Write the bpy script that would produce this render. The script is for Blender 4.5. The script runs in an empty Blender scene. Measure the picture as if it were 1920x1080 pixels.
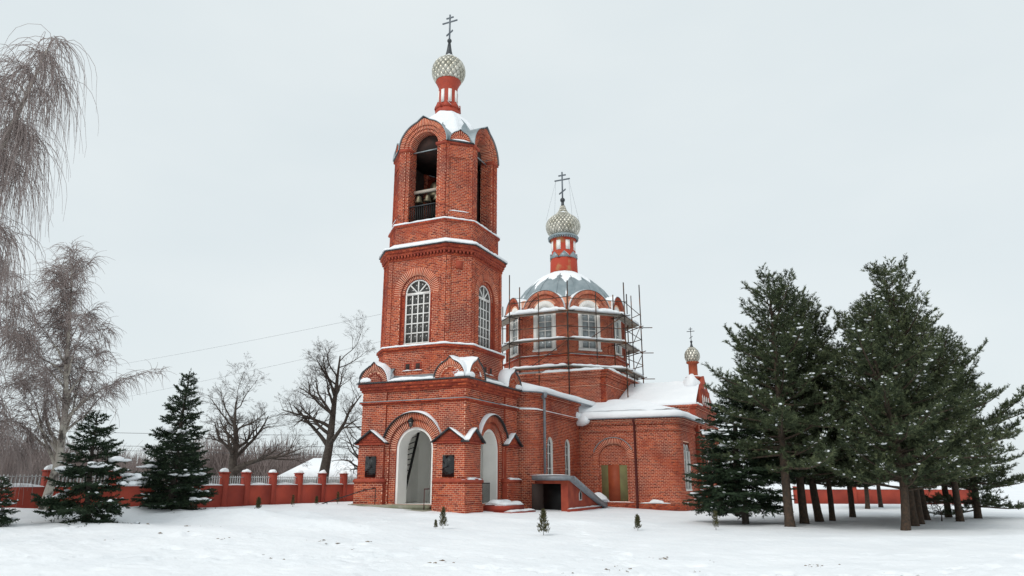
import bpy, math, random
import numpy as np
from mathutils import Vector, Matrix, Euler

random.seed(7)
RNG = np.random.default_rng(7)
sc = bpy.context.scene
COL = sc.collection

# ------------------------------------------------------------------ camera
CAMZ = 1.55
FPX = 1350.0
PITCH = math.atan(360.0 / FPX)
cam_data = bpy.data.cameras.new('camera')
cam = bpy.data.objects.new('camera', cam_data)
COL.objects.link(cam)
cam.location = (0, 0, CAMZ)
cam.rotation_euler = (math.pi / 2 + PITCH, 0, 0)
cam_data.sensor_width = 36
cam_data.lens = FPX / 1920 * 36
cam_data.clip_end = 3000
sc.camera = cam

# ------------------------------------------------------------------ overcast sky, weak wide sun, exposure
SUN_EL, SUN_AZ = math.radians(42), math.radians(215)     # azimuth clockwise from +Y
world = bpy.data.worlds.new('World')
sc.world = world
world.use_nodes = True
wn, wl = world.node_tree.nodes, world.node_tree.links
wn.clear()
w_out = wn.new('ShaderNodeOutputWorld')
w_bg = wn.new('ShaderNodeBackground')
w_sky = wn.new('ShaderNodeTexSky')
w_sky.sky_type = 'NISHITA'
w_sky.sun_disc = False
w_sky.sun_elevation = SUN_EL
w_sky.sun_rotation = SUN_AZ
w_mul = wn.new('ShaderNodeVectorMath'); w_mul.operation = 'SCALE'
w_mul.inputs['Scale'].default_value = 0.10
w_tc = wn.new('ShaderNodeTexCoord')
w_map = wn.new('ShaderNodeMapping'); w_map.inputs['Scale'].default_value = (1.2, 1.2, 3.0)
w_noise = wn.new('ShaderNodeTexNoise')
w_noise.inputs['Scale'].default_value = 1.6
w_noise.inputs['Detail'].default_value = 4
w_ramp = wn.new('ShaderNodeValToRGB')
w_ramp.color_ramp.elements[0].position = 0.30
w_ramp.color_ramp.elements[0].color = (0.725, 0.798, 0.825, 1)
w_ramp.color_ramp.elements[1].position = 0.70
w_ramp.color_ramp.elements[1].color = (0.800, 0.858, 0.872, 1)
w_mix = wn.new('ShaderNodeMix'); w_mix.data_type = 'RGBA'
w_mix.inputs['Factor'].default_value = 0.94
wl.new(w_sky.outputs[0], w_mul.inputs[0])
wl.new(w_tc.outputs['Generated'], w_map.inputs['Vector'])
wl.new(w_map.outputs[0], w_noise.inputs['Vector'])
wl.new(w_noise.outputs['Fac'], w_ramp.inputs[0])
wl.new(w_mul.outputs[0], w_mix.inputs[6])
wl.new(w_ramp.outputs[0], w_mix.inputs[7])
wl.new(w_mix.outputs[2], w_bg.inputs[0])
w_bg.inputs[1].default_value = 1.0
wl.new(w_bg.outputs[0], w_out.inputs[0])

sun_data = bpy.data.lights.new('sun', 'SUN')
sun_data.energy = 1.5
sun_data.angle = math.radians(25)
sun_data.color = (1, 0.97, 0.93)
sun = bpy.data.objects.new('sun', sun_data)
COL.objects.link(sun)
sd = Vector((math.sin(SUN_AZ) * math.cos(SUN_EL), math.cos(SUN_AZ) * math.cos(SUN_EL), math.sin(SUN_EL)))
sun.rotation_euler = sd.to_track_quat('Z', 'Y').to_euler()

vs = sc.view_settings
vs.view_transform = 'Standard'
vs.look = 'None'
vs.exposure = 0.06
vs.gamma = 1.0

# ------------------------------------------------------------------ materials
def mat(name, col, rough=0.8, metal=0.0, col2=None, scale=3.0, detail=4, bump=0.0, bscale=None, spec=0.3, lo=0.35, hi=0.65, coords='Object'):
    m = bpy.data.materials.new(name); m.use_nodes = True
    n, l = m.node_tree.nodes, m.node_tree.links
    b = n['Principled BSDF']
    b.inputs['Roughness'].default_value = rough
    b.inputs['Metallic'].default_value = metal
    b.inputs['Specular IOR Level'].default_value = spec
    b.inputs['Base Color'].default_value = (*col, 1)
    if col2 is not None or bump:
        tc = n.new('ShaderNodeTexCoord')
    if col2 is not None:
        t = n.new('ShaderNodeTexNoise'); t.inputs['Scale'].default_value = scale; t.inputs['Detail'].default_value = detail
        r = n.new('ShaderNodeValToRGB')
        r.color_ramp.elements[0].position = lo; r.color_ramp.elements[0].color = (*col, 1)
        r.color_ramp.elements[1].position = hi; r.color_ramp.elements[1].color = (*col2, 1)
        l.new(tc.outputs[coords], t.inputs['Vector']); l.new(t.outputs['Fac'], r.inputs[0]); l.new(r.outputs[0], b.inputs['Base Color'])
    if bump:
        t2 = n.new('ShaderNodeTexNoise'); t2.inputs['Scale'].default_value = bscale or scale * 6; t2.inputs['Detail'].default_value = 5
        bp = n.new('ShaderNodeBump'); bp.inputs['Strength'].default_value = 1.0; bp.inputs['Distance'].default_value = bump
        l.new(tc.outputs[coords], t2.inputs['Vector']); l.new(t2.outputs['Fac'], bp.inputs['Height']); l.new(bp.outputs[0], b.inputs['Normal'])
    return m

def rnd_mat(name, stops, rough=0.85, wear=None, wear_scale=0.4, wlo=0.52, whi=0.68, metal=0.0, bump=0.0):
    """colour by a per-face 'rnd' attribute plus the object's own random number; wear = a stain colour in noise patches"""
    m = bpy.data.materials.new(name); m.use_nodes = True
    n, l = m.node_tree.nodes, m.node_tree.links
    b = n['Principled BSDF']; b.inputs['Roughness'].default_value = rough; b.inputs['Metallic'].default_value = metal
    b.inputs['Specular IOR Level'].default_value = 0.25
    a = n.new('ShaderNodeAttribute'); a.attribute_name = 'rnd'
    oi = n.new('ShaderNodeObjectInfo')
    ad = n.new('ShaderNodeMath'); ad.operation = 'ADD'
    fr = n.new('ShaderNodeMath'); fr.operation = 'FRACT'
    l.new(a.outputs['Fac'], ad.inputs[0]); l.new(oi.outputs['Random'], ad.inputs[1]); l.new(ad.outputs[0], fr.inputs[0])
    r = n.new('ShaderNodeValToRGB')
    cr = r.color_ramp
    for i, (p, c) in enumerate(stops):
        e = cr.elements[i] if i < 2 else cr.elements.new(p)
        e.position = p; e.color = (*c, 1)
    l.new(fr.outputs[0], r.inputs[0])
    out = r.outputs[0]
    geo = n.new('ShaderNodeNewGeometry')
    if wear is not None:
        t = n.new('ShaderNodeTexNoise'); t.inputs['Scale'].default_value = wear_scale; t.inputs['Detail'].default_value = 5
        l.new(geo.outputs['Position'], t.inputs['Vector'])
        r2 = n.new('ShaderNodeValToRGB')
        r2.color_ramp.elements[0].position = wlo; r2.color_ramp.elements[0].color = (0, 0, 0, 1)
        r2.color_ramp.elements[1].position = whi; r2.color_ramp.elements[1].color = (1, 1, 1, 1)
        l.new(t.outputs['Fac'], r2.inputs[0])
        mx = n.new('ShaderNodeMix'); mx.data_type = 'RGBA'
        mu = n.new('ShaderNodeMath'); mu.operation = 'MULTIPLY'; mu.inputs[1].default_value = 0.75
        l.new(r2.outputs[0], mu.inputs[0])
        l.new(mu.outputs[0], mx.inputs['Factor']); l.new(out, mx.inputs[6]); mx.inputs[7].default_value = (*wear, 1)
        out = mx.outputs[2]
    l.new(out, b.inputs['Base Color'])
    if bump:
        t2 = n.new('ShaderNodeTexNoise'); t2.inputs['Scale'].default_value = 30; t2.inputs['Detail'].default_value = 4
        l.new(geo.outputs['Position'], t2.inputs['Vector'])
        bp = n.new('ShaderNodeBump'); bp.inputs['Distance'].default_value = bump
        l.new(t2.outputs['Fac'], bp.inputs['Height']); l.new(bp.outputs[0], b.inputs['Normal'])
    return m

M = {}
M['brick'] = rnd_mat('brick', [(0.0, (0.18, 0.028, 0.016)), (1.0, (0.52, 0.115, 0.045)), (0.30, (0.35, 0.055, 0.026)), (0.75, (0.45, 0.084, 0.036))],
                     wear=(0.17, 0.032, 0.025), wear_scale=0.45, wlo=0.50, whi=0.66, bump=0.004)
M['mortar'] = mat('mortar', (0.86, 0.50, 0.35), 0.9, col2=(0.50, 0.16, 0.095), scale=0.6, bump=0.003, bscale=40, lo=0.50, hi=0.74)
M['red'] = mat('painted_brick', (0.40, 0.080, 0.042), 0.85, col2=(0.27, 0.048, 0.030), scale=1.6, bump=0.006, bscale=14)
M['plinth'] = mat('weathered_plinth', (0.34, 0.19, 0.13), 0.9, col2=(0.24, 0.09, 0.06), scale=1.3, bump=0.012, bscale=10)
M['redpaint'] = mat('red_paint', (0.40, 0.058, 0.030), 0.6, col2=(0.33, 0.05, 0.028), scale=4)
M['neckpaint'] = mat('flaking_red_paint', (0.42, 0.055, 0.028), 0.7, col2=(0.40, 0.16, 0.07), scale=1.3, lo=0.56, hi=0.66)
M['white'] = mat('white_plaster', (0.86, 0.85, 0.81), 0.85, col2=(0.80, 0.79, 0.75), scale=1.2, bump=0.003, bscale=20)
M['frame'] = mat('white_wood', (0.80, 0.79, 0.76), 0.5, col2=(0.70, 0.69, 0.66), scale=5)
M['glass'] = mat('dark_glass', (0.035, 0.035, 0.032), 0.06, spec=0.6, col2=(0.05, 0.048, 0.044), scale=2)
M['glass_reflect'] = mat('reflection_toned_glass', (0.17, 0.20, 0.21), 0.05, spec=0.8, col2=(0.33, 0.37, 0.38), scale=0.9)  # pale tone puts the reflected light into the pane colour
M['zinc'] = mat('zinc_sheet', (0.30, 0.35, 0.37), 0.45, 0.35, col2=(0.22, 0.27, 0.29), scale=1.5, bump=0.004, bscale=8)
M['darkmetal'] = mat('dark_metal', (0.05, 0.055, 0.06), 0.5, 0.5, col2=(0.08, 0.085, 0.09), scale=8)
M['crossmetal'] = mat('grey_metal', (0.16, 0.18, 0.20), 0.45, 0.5)
M['black'] = mat('black_iron', (0.012, 0.012, 0.012), 0.5)
M['interior'] = mat('interior_shade', (0.06, 0.032, 0.026), 0.9, col2=(0.035, 0.025, 0.022), scale=2)  # near-black colour stands for the shade inside openings
M['shingle'] = rnd_mat('champagne_shingle', [(0.0, (0.42, 0.40, 0.34)), (1.0, (0.70, 0.67, 0.59)), (0.4, (0.52, 0.50, 0.43)), (0.75, (0.60, 0.575, 0.50))], rough=0.32, metal=0.6,
                       wear=(0.36, 0.34, 0.27), wear_scale=1.1, wlo=0.5, whi=0.6)
M['shingleback'] = mat('shingle_seam', (0.20, 0.19, 0.155), 0.6)
M['snow'] = mat('snow', (0.86, 0.88, 0.90), 0.75, col2=(0.80, 0.825, 0.85), scale=0.5, bump=0.05, bscale=3.5, spec=0.2)
M['concrete'] = mat('mossy_concrete', (0.32, 0.30, 0.25), 0.9, col2=(0.22, 0.22, 0.15), scale=2, bump=0.008)
M['granite'] = mat('black_granite', (0.008, 0.008, 0.009), 0.12, spec=0.5)
M['engrave'] = mat('engraved_granite', (0.05, 0.055, 0.055), 0.5, col2=(0.02, 0.02, 0.02), scale=14)
M['gutter'] = mat('grey_gutter', (0.25, 0.275, 0.30), 0.5, 0.2, col2=(0.19, 0.205, 0.22), scale=5)
M['redpipe'] = mat('dark_red_pipe', (0.085, 0.016, 0.014), 0.5)
M['plank'] = rnd_mat('weathered_plank', [(0.0, (0.30, 0.265, 0.22)), (1.0, (0.46, 0.41, 0.35))], rough=0.9)
M['pole'] = mat('rusty_scaffold_pole', (0.055, 0.045, 0.04), 0.7, 0.3, col2=(0.19, 0.075, 0.03), scale=1.2, lo=0.5, hi=0.62)
M['doorred'] = mat('rust_orange_door', (0.34, 0.075, 0.03), 0.6, col2=(0.29, 0.06, 0.026), scale=3)
M['doorgreen'] = mat('faded_green_board', (0.21, 0.20, 0.085), 0.7, col2=(0.17, 0.15, 0.07), scale=2)
M['olddoor'] = mat('old_brown_door', (0.035, 0.022, 0.018), 0.7)
M['bell'] = mat('bronze', (0.17, 0.15, 0.10), 0.4, 0.7)
M['bark'] = mat('dark_bark', (0.045, 0.036, 0.030), 0.95, col2=(0.075, 0.062, 0.052), scale=6, bump=0.02, bscale=12)
M['twig'] = mat('dark_twig', (0.060, 0.046, 0.038), 0.9)
M['pinebark'] = mat('pine_bark', (0.085, 0.055, 0.038), 0.95, col2=(0.045, 0.036, 0.028), scale=9, bump=0.02, bscale=16)
M['birchbark'] = mat('birch_bark', (0.50, 0.46, 0.40), 0.85, col2=(0.10, 0.085, 0.075), scale=2.4, lo=0.5, hi=0.62)
M['birchtwig'] = mat('birch_twig', (0.31, 0.255, 0.24), 0.9)
M['pine'] = rnd_mat('pine_needles', [(0.0, (0.030, 0.042, 0.022)), (1.0, (0.120, 0.140, 0.068)), (0.5, (0.064, 0.084, 0.040))], rough=0.7)
M['spruce'] = rnd_mat('spruce_needles', [(0.0, (0.012, 0.024, 0.014)), (1.0, (0.040, 0.066, 0.032)), (0.5, (0.024, 0.042, 0.021))], rough=0.7)
M['thuja'] = rnd_mat('thuja_scales', [(0.0, (0.045, 0.050, 0.020)), (1.0, (0.12, 0.11, 0.05))], rough=0.8)
M['debris'] = mat('brown_leaf_litter', (0.13, 0.085, 0.05), 0.95, col2=(0.22, 0.17, 0.12), scale=8)
M['fencered'] = mat('fence_paint', (0.36, 0.058, 0.034), 0.8, col2=(0.26, 0.042, 0.028), scale=0.9, bump=0.01, bscale=9)
M['railgrey'] = mat('pale_fence_rail', (0.48, 0.50, 0.50), 0.6)
M['farwood'] = mat('far_bare_wood', (0.15, 0.115, 0.105), 0.95, col2=(0.23, 0.19, 0.18), scale=0.15)
M['housewall'] = mat('pale_house_wall', (0.36, 0.36, 0.34), 0.9, col2=(0.30, 0.30, 0.29), scale=1)
M['wire'] = mat('cable', (0.06, 0.06, 0.065), 0.7)

# ------------------------------------------------------------------ numpy noise
def _hash(i):
    i = i.astype(np.int64)
    i = (i ^ (i >> 13)) * 1274126177
    i = (i ^ (i >> 16)) & 0x7fffffff
    return (i % 100003) / 100003.0
def vnoise(p, seed=0):
    p = np.asarray(p, float)
    f = np.floor(p); t = p - f; t = t * t * (3 - 2 * t); f = f.astype(np.int64)
    r = 0
    D = p.shape[-1]
    for c in range(1 << D):
        w = 1.0; key = np.full(p.shape[:-1], seed * 7919 + 101, np.int64)
        for k in range(D):
            b = (c >> k) & 1
            w = w * (t[..., k] if b else 1 - t[..., k])
            key = key * 1103 + (f[..., k] + b) * (73856093, 19349663, 83492791)[k]
        r = r + w * _hash(key)
    return r
def fbm(p, octaves=4, seed=0):
    p = np.asarray(p, float); a = 0.5; s = 0; tot = 0
    for o in range(octaves):
        s = s + a * vnoise(p * 2 ** o, seed + o); tot += a; a *= 0.5
    return s / tot

# ------------------------------------------------------------------ mesh helpers
def link(o, parent=None):
    COL.objects.link(o)
    if parent is not None:
        o.parent = parent
    return o
def np_mesh(name, V, faces, mats, midx=None, rnd=None, smooth=False):
    """V Nx3, faces: int array (M,k) or list of sequences"""
    me = bpy.data.meshes.new(name)
    V = np.asarray(V, np.float32).reshape(-1, 3)
    if isinstance(faces, np.ndarray):
        k = faces.shape[1]; M_ = faces.shape[0]
        li = faces.astype(np.int32).ravel(); ls = np.arange(0, M_ * k, k, dtype=np.int32)
    else:
        M_ = len(faces)
        ln = np.array([len(f) for f in faces], np.int32)
        ls = np.concatenate([[0], np.cumsum(ln)[:-1]]).astype(np.int32)
        li = np.fromiter((i for f in faces for i in f), np.int32, int(ln.sum()))
    me.vertices.add(len(V)); me.vertices.foreach_set('co', V.ravel())
    me.loops.add(len(li)); me.loops.foreach_set('vertex_index', li)
    me.polygons.add(M_); me.polygons.foreach_set('loop_start', ls)
    if midx is not None:
        me.polygons.foreach_set('material_index', np.asarray(midx, np.int32))
    if rnd is not None:
        a = me.attributes.new('rnd', 'FLOAT', 'FACE'); a.data.foreach_set('value', np.asarray(rnd, np.float32))
    me.update(calc_edges=True)
    if smooth:
        me.polygons.foreach_set('use_smooth', np.ones(M_, bool))
    for m in (mats if isinstance(mats, (list, tuple)) else [mats]):
        me.materials.append(M[m])
    return me
class MB:
    def __init__(s): s.v = []; s.f = []; s.m = []
    def add(s, pts, faces, m=0):
        b = len(s.v); s.v.extend([tuple(p) for p in pts])
        for f in faces:
            s.f.append([b + i for i in f]); s.m.append(m)
    def quad(s, a, b, c, d, m=0): s.add([a, b, c, d], [(0, 1, 2, 3)], m)
    def box(s, x0, x1, y0, y1, z0, z1, m=0):
        s.add([(x0, y0, z0), (x1, y0, z0), (x1, y1, z0), (x0, y1, z0), (x0, y0, z1), (x1, y0, z1), (x1, y1, z1), (x0, y1, z1)],
              [(0, 3, 2, 1), (4, 5, 6, 7), (0, 1, 5, 4), (1, 2, 6, 5), (2, 3, 7, 6), (3, 0, 4, 7)], m)
    def fbox(s, F, u0, u1, z0, z1, d0, d1, m=0):
        P = lambda u, z, d: F.P(u, z, d)
        s.add([P(u0, z0, d0), P(u1, z0, d0), P(u1, z0, d1), P(u0, z0, d1), P(u0, z1, d0), P(u1, z1, d0), P(u1, z1, d1), P(u0, z1, d1)],
              [(0, 3, 2, 1), (4, 5, 6, 7), (0, 1, 5, 4), (1, 2, 6, 5), (2, 3, 7, 6), (3, 0, 4, 7)], m)
    def fpoly(s, F, pts, d0, d1, m=0, mside=None, back=True):
        n = len(pts)
        s.add([F.P(u, z, d1) for u, z in pts] + [F.P(u, z, d0) for u, z in pts],
              [tuple(range(n))] + ([tuple(range(2 * n - 1, n - 1, -1))] if back else []), m)
        b = len(s.v) - 2 * n
        for i in range(n):
            j = (i + 1) % n
            s.f.append([b + i, b + n + i, b + n + j, b + j]); s.m.append(m if mside is None else mside)
    def prism(s, poly, z0, z1, m=0, mtop=None, poly1=None):
        n = len(poly); q = poly1 or poly
        s.add([(x, y, z0) for x, y in poly] + [(x, y, z1) for x, y in q],
              [(i, (i + 1) % n, n + (i + 1) % n, n + i) for i in range(n)], m)
        b = len(s.v) - 2 * n
        s.f.append([b + n + i for i in range(n)]); s.m.append(m if mtop is None else mtop)
        s.f.append([b + i for i in reversed(range(n))]); s.m.append(m)
    def lathe(s, prof, c=(0, 0), n=16, m=0, a0=0.0):
        b = len(s.v); k = len(prof)
        for r, z in prof:
            for i in range(n):
                a = a0 + 2 * math.pi * i / n
                s.v.append((c[0] + r * math.cos(a), c[1] + r * math.sin(a), z))
        for j in range(k - 1):
            for i in range(n):
                i2 = (i + 1) % n
                s.f.append([b + j * n + i, b + j * n + i2, b + (j + 1) * n + i2, b + (j + 1) * n + i]); s.m.append(m)
        s.f.append([b + i for i in reversed(range(n))]); s.m.append(m)
        s.f.append([b + (k - 1) * n + i for i in range(n)]); s.m.append(m)
    def tube(s, pts, r, n=8, m=0):
        pts = [Vector(p) for p in pts]; b = len(s.v); k = len(pts)
        rr = r if isinstance(r, (list, tuple)) else [r] * k
        for i, p in enumerate(pts):
            t = (pts[min(i + 1, k - 1)] - pts[max(i - 1, 0)]).normalized()
            up = Vector((0, 0, 1)) if abs(t.z) < 0.95 else Vector((1, 0, 0))
            x = t.cross(up).normalized(); y = x.cross(t)
            for j in range(n):
                a = 2 * math.pi * j / n
                s.v.append(tuple(p + x * (rr[i] * math.cos(a)) + y * (rr[i] * math.sin(a))))
        for i in range(k - 1):
            for j in range(n):
                j2 = (j + 1) % n
                s.f.append([b + i * n + j, b + i * n + j2, b + (i + 1) * n + j2, b + (i + 1) * n + j]); s.m.append(m)
        s.f.append([b + j for j in reversed(range(n))]); s.m.append(m)
        s.f.append([b + (k - 1) * n + j for j in range(n)]); s.m.append(m)
    def build(s, name, mats, parent=None, smooth=False, rnd=False, kind=None):
        me = np_mesh(name, s.v, s.f, mats, s.m, RNG.random(len(s.f)) if rnd else None, smooth)
        o = link(bpy.data.objects.new(name, me), parent)
        if kind: o['kind'] = kind
        return o
def thing(name, label, cat, loc=(0, 0, 0), rotz=0.0, group=None):
    o = bpy.data.objects.new(name, None); o.empty_display_size = 0.3; COL.objects.link(o)
    o.location = loc; o.rotation_euler = (0, 0, rotz); tag(o, label, cat, group)
    return o
def tag(o, label, cat, group=None):
    o['label'] = label; o['category'] = cat
    if group: o['group'] = group
    return o

class FR:                                   # flat wall frame: u along the wall, z up, d outwards
    def __init__(s, o, U, N): s.o = np.array([o[0], o[1], 0.0]); s.U = np.array([*U, 0.0]); s.N = np.array([*N, 0.0])
    def P(s, u, z, d): return tuple(s.o + s.U * u + s.N * d + np.array([0, 0, z]))
    def PA(s, u, z, d): return s.o + np.multiply.outer(u, s.U) + np.multiply.outer(d, s.N) + np.multiply.outer(z, np.array([0, 0, 1.0]))
class CY:                                   # convex round corner: u = arc length from angle a0
    def __init__(s, c, R, a0, sg): s.c = c; s.R = R; s.a0 = a0; s.sg = sg
    def P(s, u, z, d):
        a = s.a0 + s.sg * u / s.R
        return (s.c[0] + (s.R + d) * math.cos(a), s.c[1] + (s.R + d) * math.sin(a), z)
    def PA(s, u, z, d):
        a = s.a0 + s.sg * np.asarray(u) / s.R
        return np.stack([s.c[0] + (s.R + d) * np.cos(a), s.c[1] + (s.R + d) * np.sin(a), np.asarray(z) + 0 * a], -1)

# snow lying along a path (local coordinates), real lumps with uneven width and height
def snow_strip(mb, path, w, h, seed=0, step=0.14, rough=0.5):
    pts = [np.array(p, float) for p in path]
    q = []
    for a, b in zip(pts[:-1], pts[1:]):
        n = max(1, int(np.linalg.norm(b - a) / step))
        q += [a + (b - a) * i / n for i in range(n)]
    q.append(pts[-1]); q = np.array(q); k = len(q)
    t = np.gradient(q, axis=0) if k > 2 else np.repeat((q[-1] - q[0])[None], k, 0)
    side = np.stack([-t[:, 1], t[:, 0], 0 * t[:, 0]], -1)
    ln = np.linalg.norm(side, axis=1); side[ln < 1e-6] = (1, 0, 0); side /= np.linalg.norm(side, axis=1)[:, None]
    n1 = fbm(q * 2.2 + seed * 3.7, 3, seed); n2 = fbm(q * 3.1 + 9 + seed, 3, seed + 5)
    taper = np.minimum(1, 0.25 + np.minimum(np.arange(k), np.arange(k)[::-1]) * 0.35)
    hh = h * (1 + rough * (n1 - 0.5) * 2.4) * taper; ww = w / 2 * (1 + 0.6 * rough * (n2 - 0.5) * 2)
    A = np.linspace(0, math.pi, 8); b = len(mb.v)
    for i in range(k):
        for a in A:
            mb.v.append(tuple(q[i] + side[i] * (ww[i] * math.copysign(abs(math.cos(a)) ** 0.7, math.cos(a))) + np.array([0, 0, hh[i] * math.sin(a) ** 0.7 if a < math.pi - 1e-6 else 0])))
    for i in range(k - 1):
        for j in range(7):
            mb.f.append([b + i * 8 + j, b + i * 8 + j + 1, b + (i + 1) * 8 + j + 1, b + (i + 1) * 8 + j]); mb.m.append(0)
        mb.f.append([b + i * 8 + 7, b + i * 8, b + (i + 1) * 8, b + (i + 1) * 8 + 7]); mb.m.append(0)
    mb.f.append([b + j for j in range(8)]); mb.m.append(0)
    mb.f.append([b + (k - 1) * 8 + j for j in reversed(range(8))]); mb.m.append(0)
def snow_lump(mb, c, rx, ry, rz, seed=0, flat=True):
    n, k = 12, 6; b = len(mb.v)
    for j in range(k + 1):
        el = math.pi / 2 * j / k if flat else -math.pi / 2 + math.pi * j / k
        for i in range(n):
            a = 2 * math.pi * i / n
            d = np.array([math.cos(a) * math.cos(el), math.sin(a) * math.cos(el), math.sin(el)])
            s = 0.75 + 0.5 * float(vnoise(d * 1.7 + seed * 5.1 + 20, seed))
            mb.v.append((c[0] + d[0] * rx * s, c[1] + d[1] * ry * s, c[2] + d[2] * rz * s))
    for j in range(k):
        for i in range(n):
            i2 = (i + 1) % n
            mb.f.append([b + j * n + i, b + j * n + i2, b + (j + 1) * n + i2, b + (j + 1) * n + i]); mb.m.append(0)
    mb.f.append([b + i for i in reversed(range(n))]); mb.m.append(0)

# ------------------------------------------------------------------ the place: church axes and ground height
AZ = math.radians(24.75)
CX, CY0 = -2.33, 36.56                      # world position of the tower's south-west corner
EX, EY = math.sin(AZ), math.cos(AZ)         # east
CH_ROT = math.pi / 2 - AZ                   # local x = east, local y = north
def to_world(e, s, z=0.0):
    return (CX + e * EX + s * EY, CY0 + e * EY - s * EX, z)
def ground_z(x, y, detail=True):
    x = np.asarray(x, float); y = np.asarray(y, float)
    S = (x - CX) * EY - (y - CY0) * EX
    z = np.clip(-0.045 * S, -0.45, 0.36)
    far = np.clip((np.hypot(x, y) - 75) / 60, 0, 1); z = z * (1 - far) + 0.45 * far
    # ploughed banks beside the cleared forecourt, left of the porch
    for bx, by, rx, ry, h in HEAPS:
        r2 = ((x - bx) / rx) ** 2 + ((y - by) / ry) ** 2
        z = z + 0.8 * h * np.exp(-r2 * 1.2) * (0.7 + 0.6 * fbm(np.stack([x * 1.1, y * 1.1], -1), 3, 31))
    if detail:
        P = np.stack([x, y], -1)
        near = np.clip(1 - np.hypot(x, y) / 70, 0, 1)
        z = z + near * (0.10 * (fbm(P * 0.35, 3, 3) - 0.5) + 0.11 * (fbm(P * 1.4, 3, 8) - 0.5) + 0.045 * (fbm(P * 5.0, 3, 12) - 0.5) * np.clip(1.6 - y / 22, 0.2, 1))
        z = z + 0.25 * (fbm(P * 0.04, 3, 40) - 0.5) * np.clip((np.hypot(x, y) - 60) / 60, 0, 1)
    return z
HEAPS = [(-13.5, 26.5, 2.6, 1.2, 0.42), (-9.6, 27.0, 2.4, 1.2, 0.50), (-6.6, 26.0, 2.2, 1.0, 0.30), (-17.5, 25.0, 3.0, 1.4, 0.36), (-11.0, 22.5, 5.0, 1.6, 0.16),
         (-8.6, 30.5, 1.3, 1.0, 0.28), (-3.2, 33.6, 2.4, 0.8, 0.14), (2.0, 32.8, 4.0, 0.9, 0.14), (18, 26.0, 8.0, 1.3, 0.22), (5.5, 34.5, 2.5, 0.9, 0.12)]
# ================================================================== the church (local x = east, y = north, origin at tower corner)
CH = thing('brick_church', 'red brick church with bell tower, onion domes and snow covered roofs', 'church', (CX, CY0, 0), CH_ROT)
MATS = ['mortar', 'red', 'white', 'zinc', 'interior', 'plinth', 'concrete', 'redpaint', 'darkmetal', 'snow']
MO, RE, WH, ZI, IN, PL, CO, RP, DM, SN = range(10)
CORE, BRK = {}, {}
ORDER = ['tower_base_wall', 'tower_middle_wall', 'belfry_wall', 'refectory_wall', 'transept_wall', 'nave_wall', 'drum_wall', 'chapel_wall']
for s_ in ORDER: CORE[s_] = MB(); BRK[s_] = []
BH, BL, BG = 0.096, 0.24, 0.021

def bricks(sec, F, u0, u1, z0, z1, d=0.0, excl=None, L=BL):
    k0 = math.floor(z0 / BH); R = []
    for k in range(k0, math.ceil(z1 / BH) + 1):
        za, zb = max(k * BH, z0), min((k + 1) * BH - BG, z1)
        if zb - za < 0.03: continue
        cuts = excl(za, zb) if excl else []
        segs = [(u0, u1)]
        for a, b in cuts:
            segs = [x for s in segs for x in ((s[0], min(s[1], a)), (max(s[0], b), s[1])) if x[1] - x[0] > 0.03]
        off = (k % 2) * L / 2 + ((k // 2) % 3) * 0.013
        for a, b in segs:
            i0 = math.floor((a - off) / L); i1 = math.ceil((b - off) / L)
            for i in range(i0, i1):
                ua, ub = max(i * L + off, a), min((i + 1) * L + off - BG, b)
                if ub - ua > 0.03: R.append((ua, ub, za, zb))
    if R: BRK[sec].append((F, np.array(R), d))
def arch_ex(uc, r, zs, zb_):
    def f(za, zb):
        if zb <= zb_ or za >= zs + r: return []
        w = r if za < zs else math.sqrt(max(r * r - (za - zs) ** 2, 0))
        return [(uc - w, uc + w)]
    return f
def face(sec, F, u0, u1, z0, z1, d, m=MO):
    CORE[sec].quad(F.P(u0, z0, d), F.P(u1, z0, d), F.P(u1, z1, d), F.P(u0, z1, d), m)
def slab(sec, F, u0, u1, z0, z1, d, depth=0.3, brick=True, m=MO, mside=RE, excl=None):
    mb = CORE[sec]
    if isinstance(F, CY):
        n = max(2, int((u1 - u0) / 0.15))
        for i in range(n):
            a, b = u0 + (u1 - u0) * i / n, u0 + (u1 - u0) * (i + 1) / n
            mb.quad(F.P(a, z0, d), F.P(b, z0, d), F.P(b, z1, d), F.P(a, z1, d), m)
            mb.quad(F.P(a, z1, d), F.P(b, z1, d), F.P(b, z1, d - depth), F.P(a, z1, d - depth), mside)
            mb.quad(F.P(a, z0, d), F.P(b, z0, d), F.P(b, z0, d - depth), F.P(a, z0, d - depth), mside)
    else:
        mb.quad(F.P(u0, z0, d), F.P(u1, z0, d), F.P(u1, z1, d), F.P(u0, z1, d), m)
        e = d - depth
        mb.quad(F.P(u0, z0, d), F.P(u0, z1, d), F.P(u0, z1, e), F.P(u0, z0, e), mside)
        mb.quad(F.P(u1, z0, d), F.P(u1, z1, d), F.P(u1, z1, e), F.P(u1, z0, e), mside)
        mb.quad(F.P(u0, z1, d), F.P(u1, z1, d), F.P(u1, z1, e), F.P(u0, z1, e), mside)
        mb.quad(F.P(u0, z0, d), F.P(u1, z0, d), F.P(u1, z0, e), F.P(u0, z0, e), mside)
    if brick: bricks(sec, F, u0, u1, z0, z1, d, excl)
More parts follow.
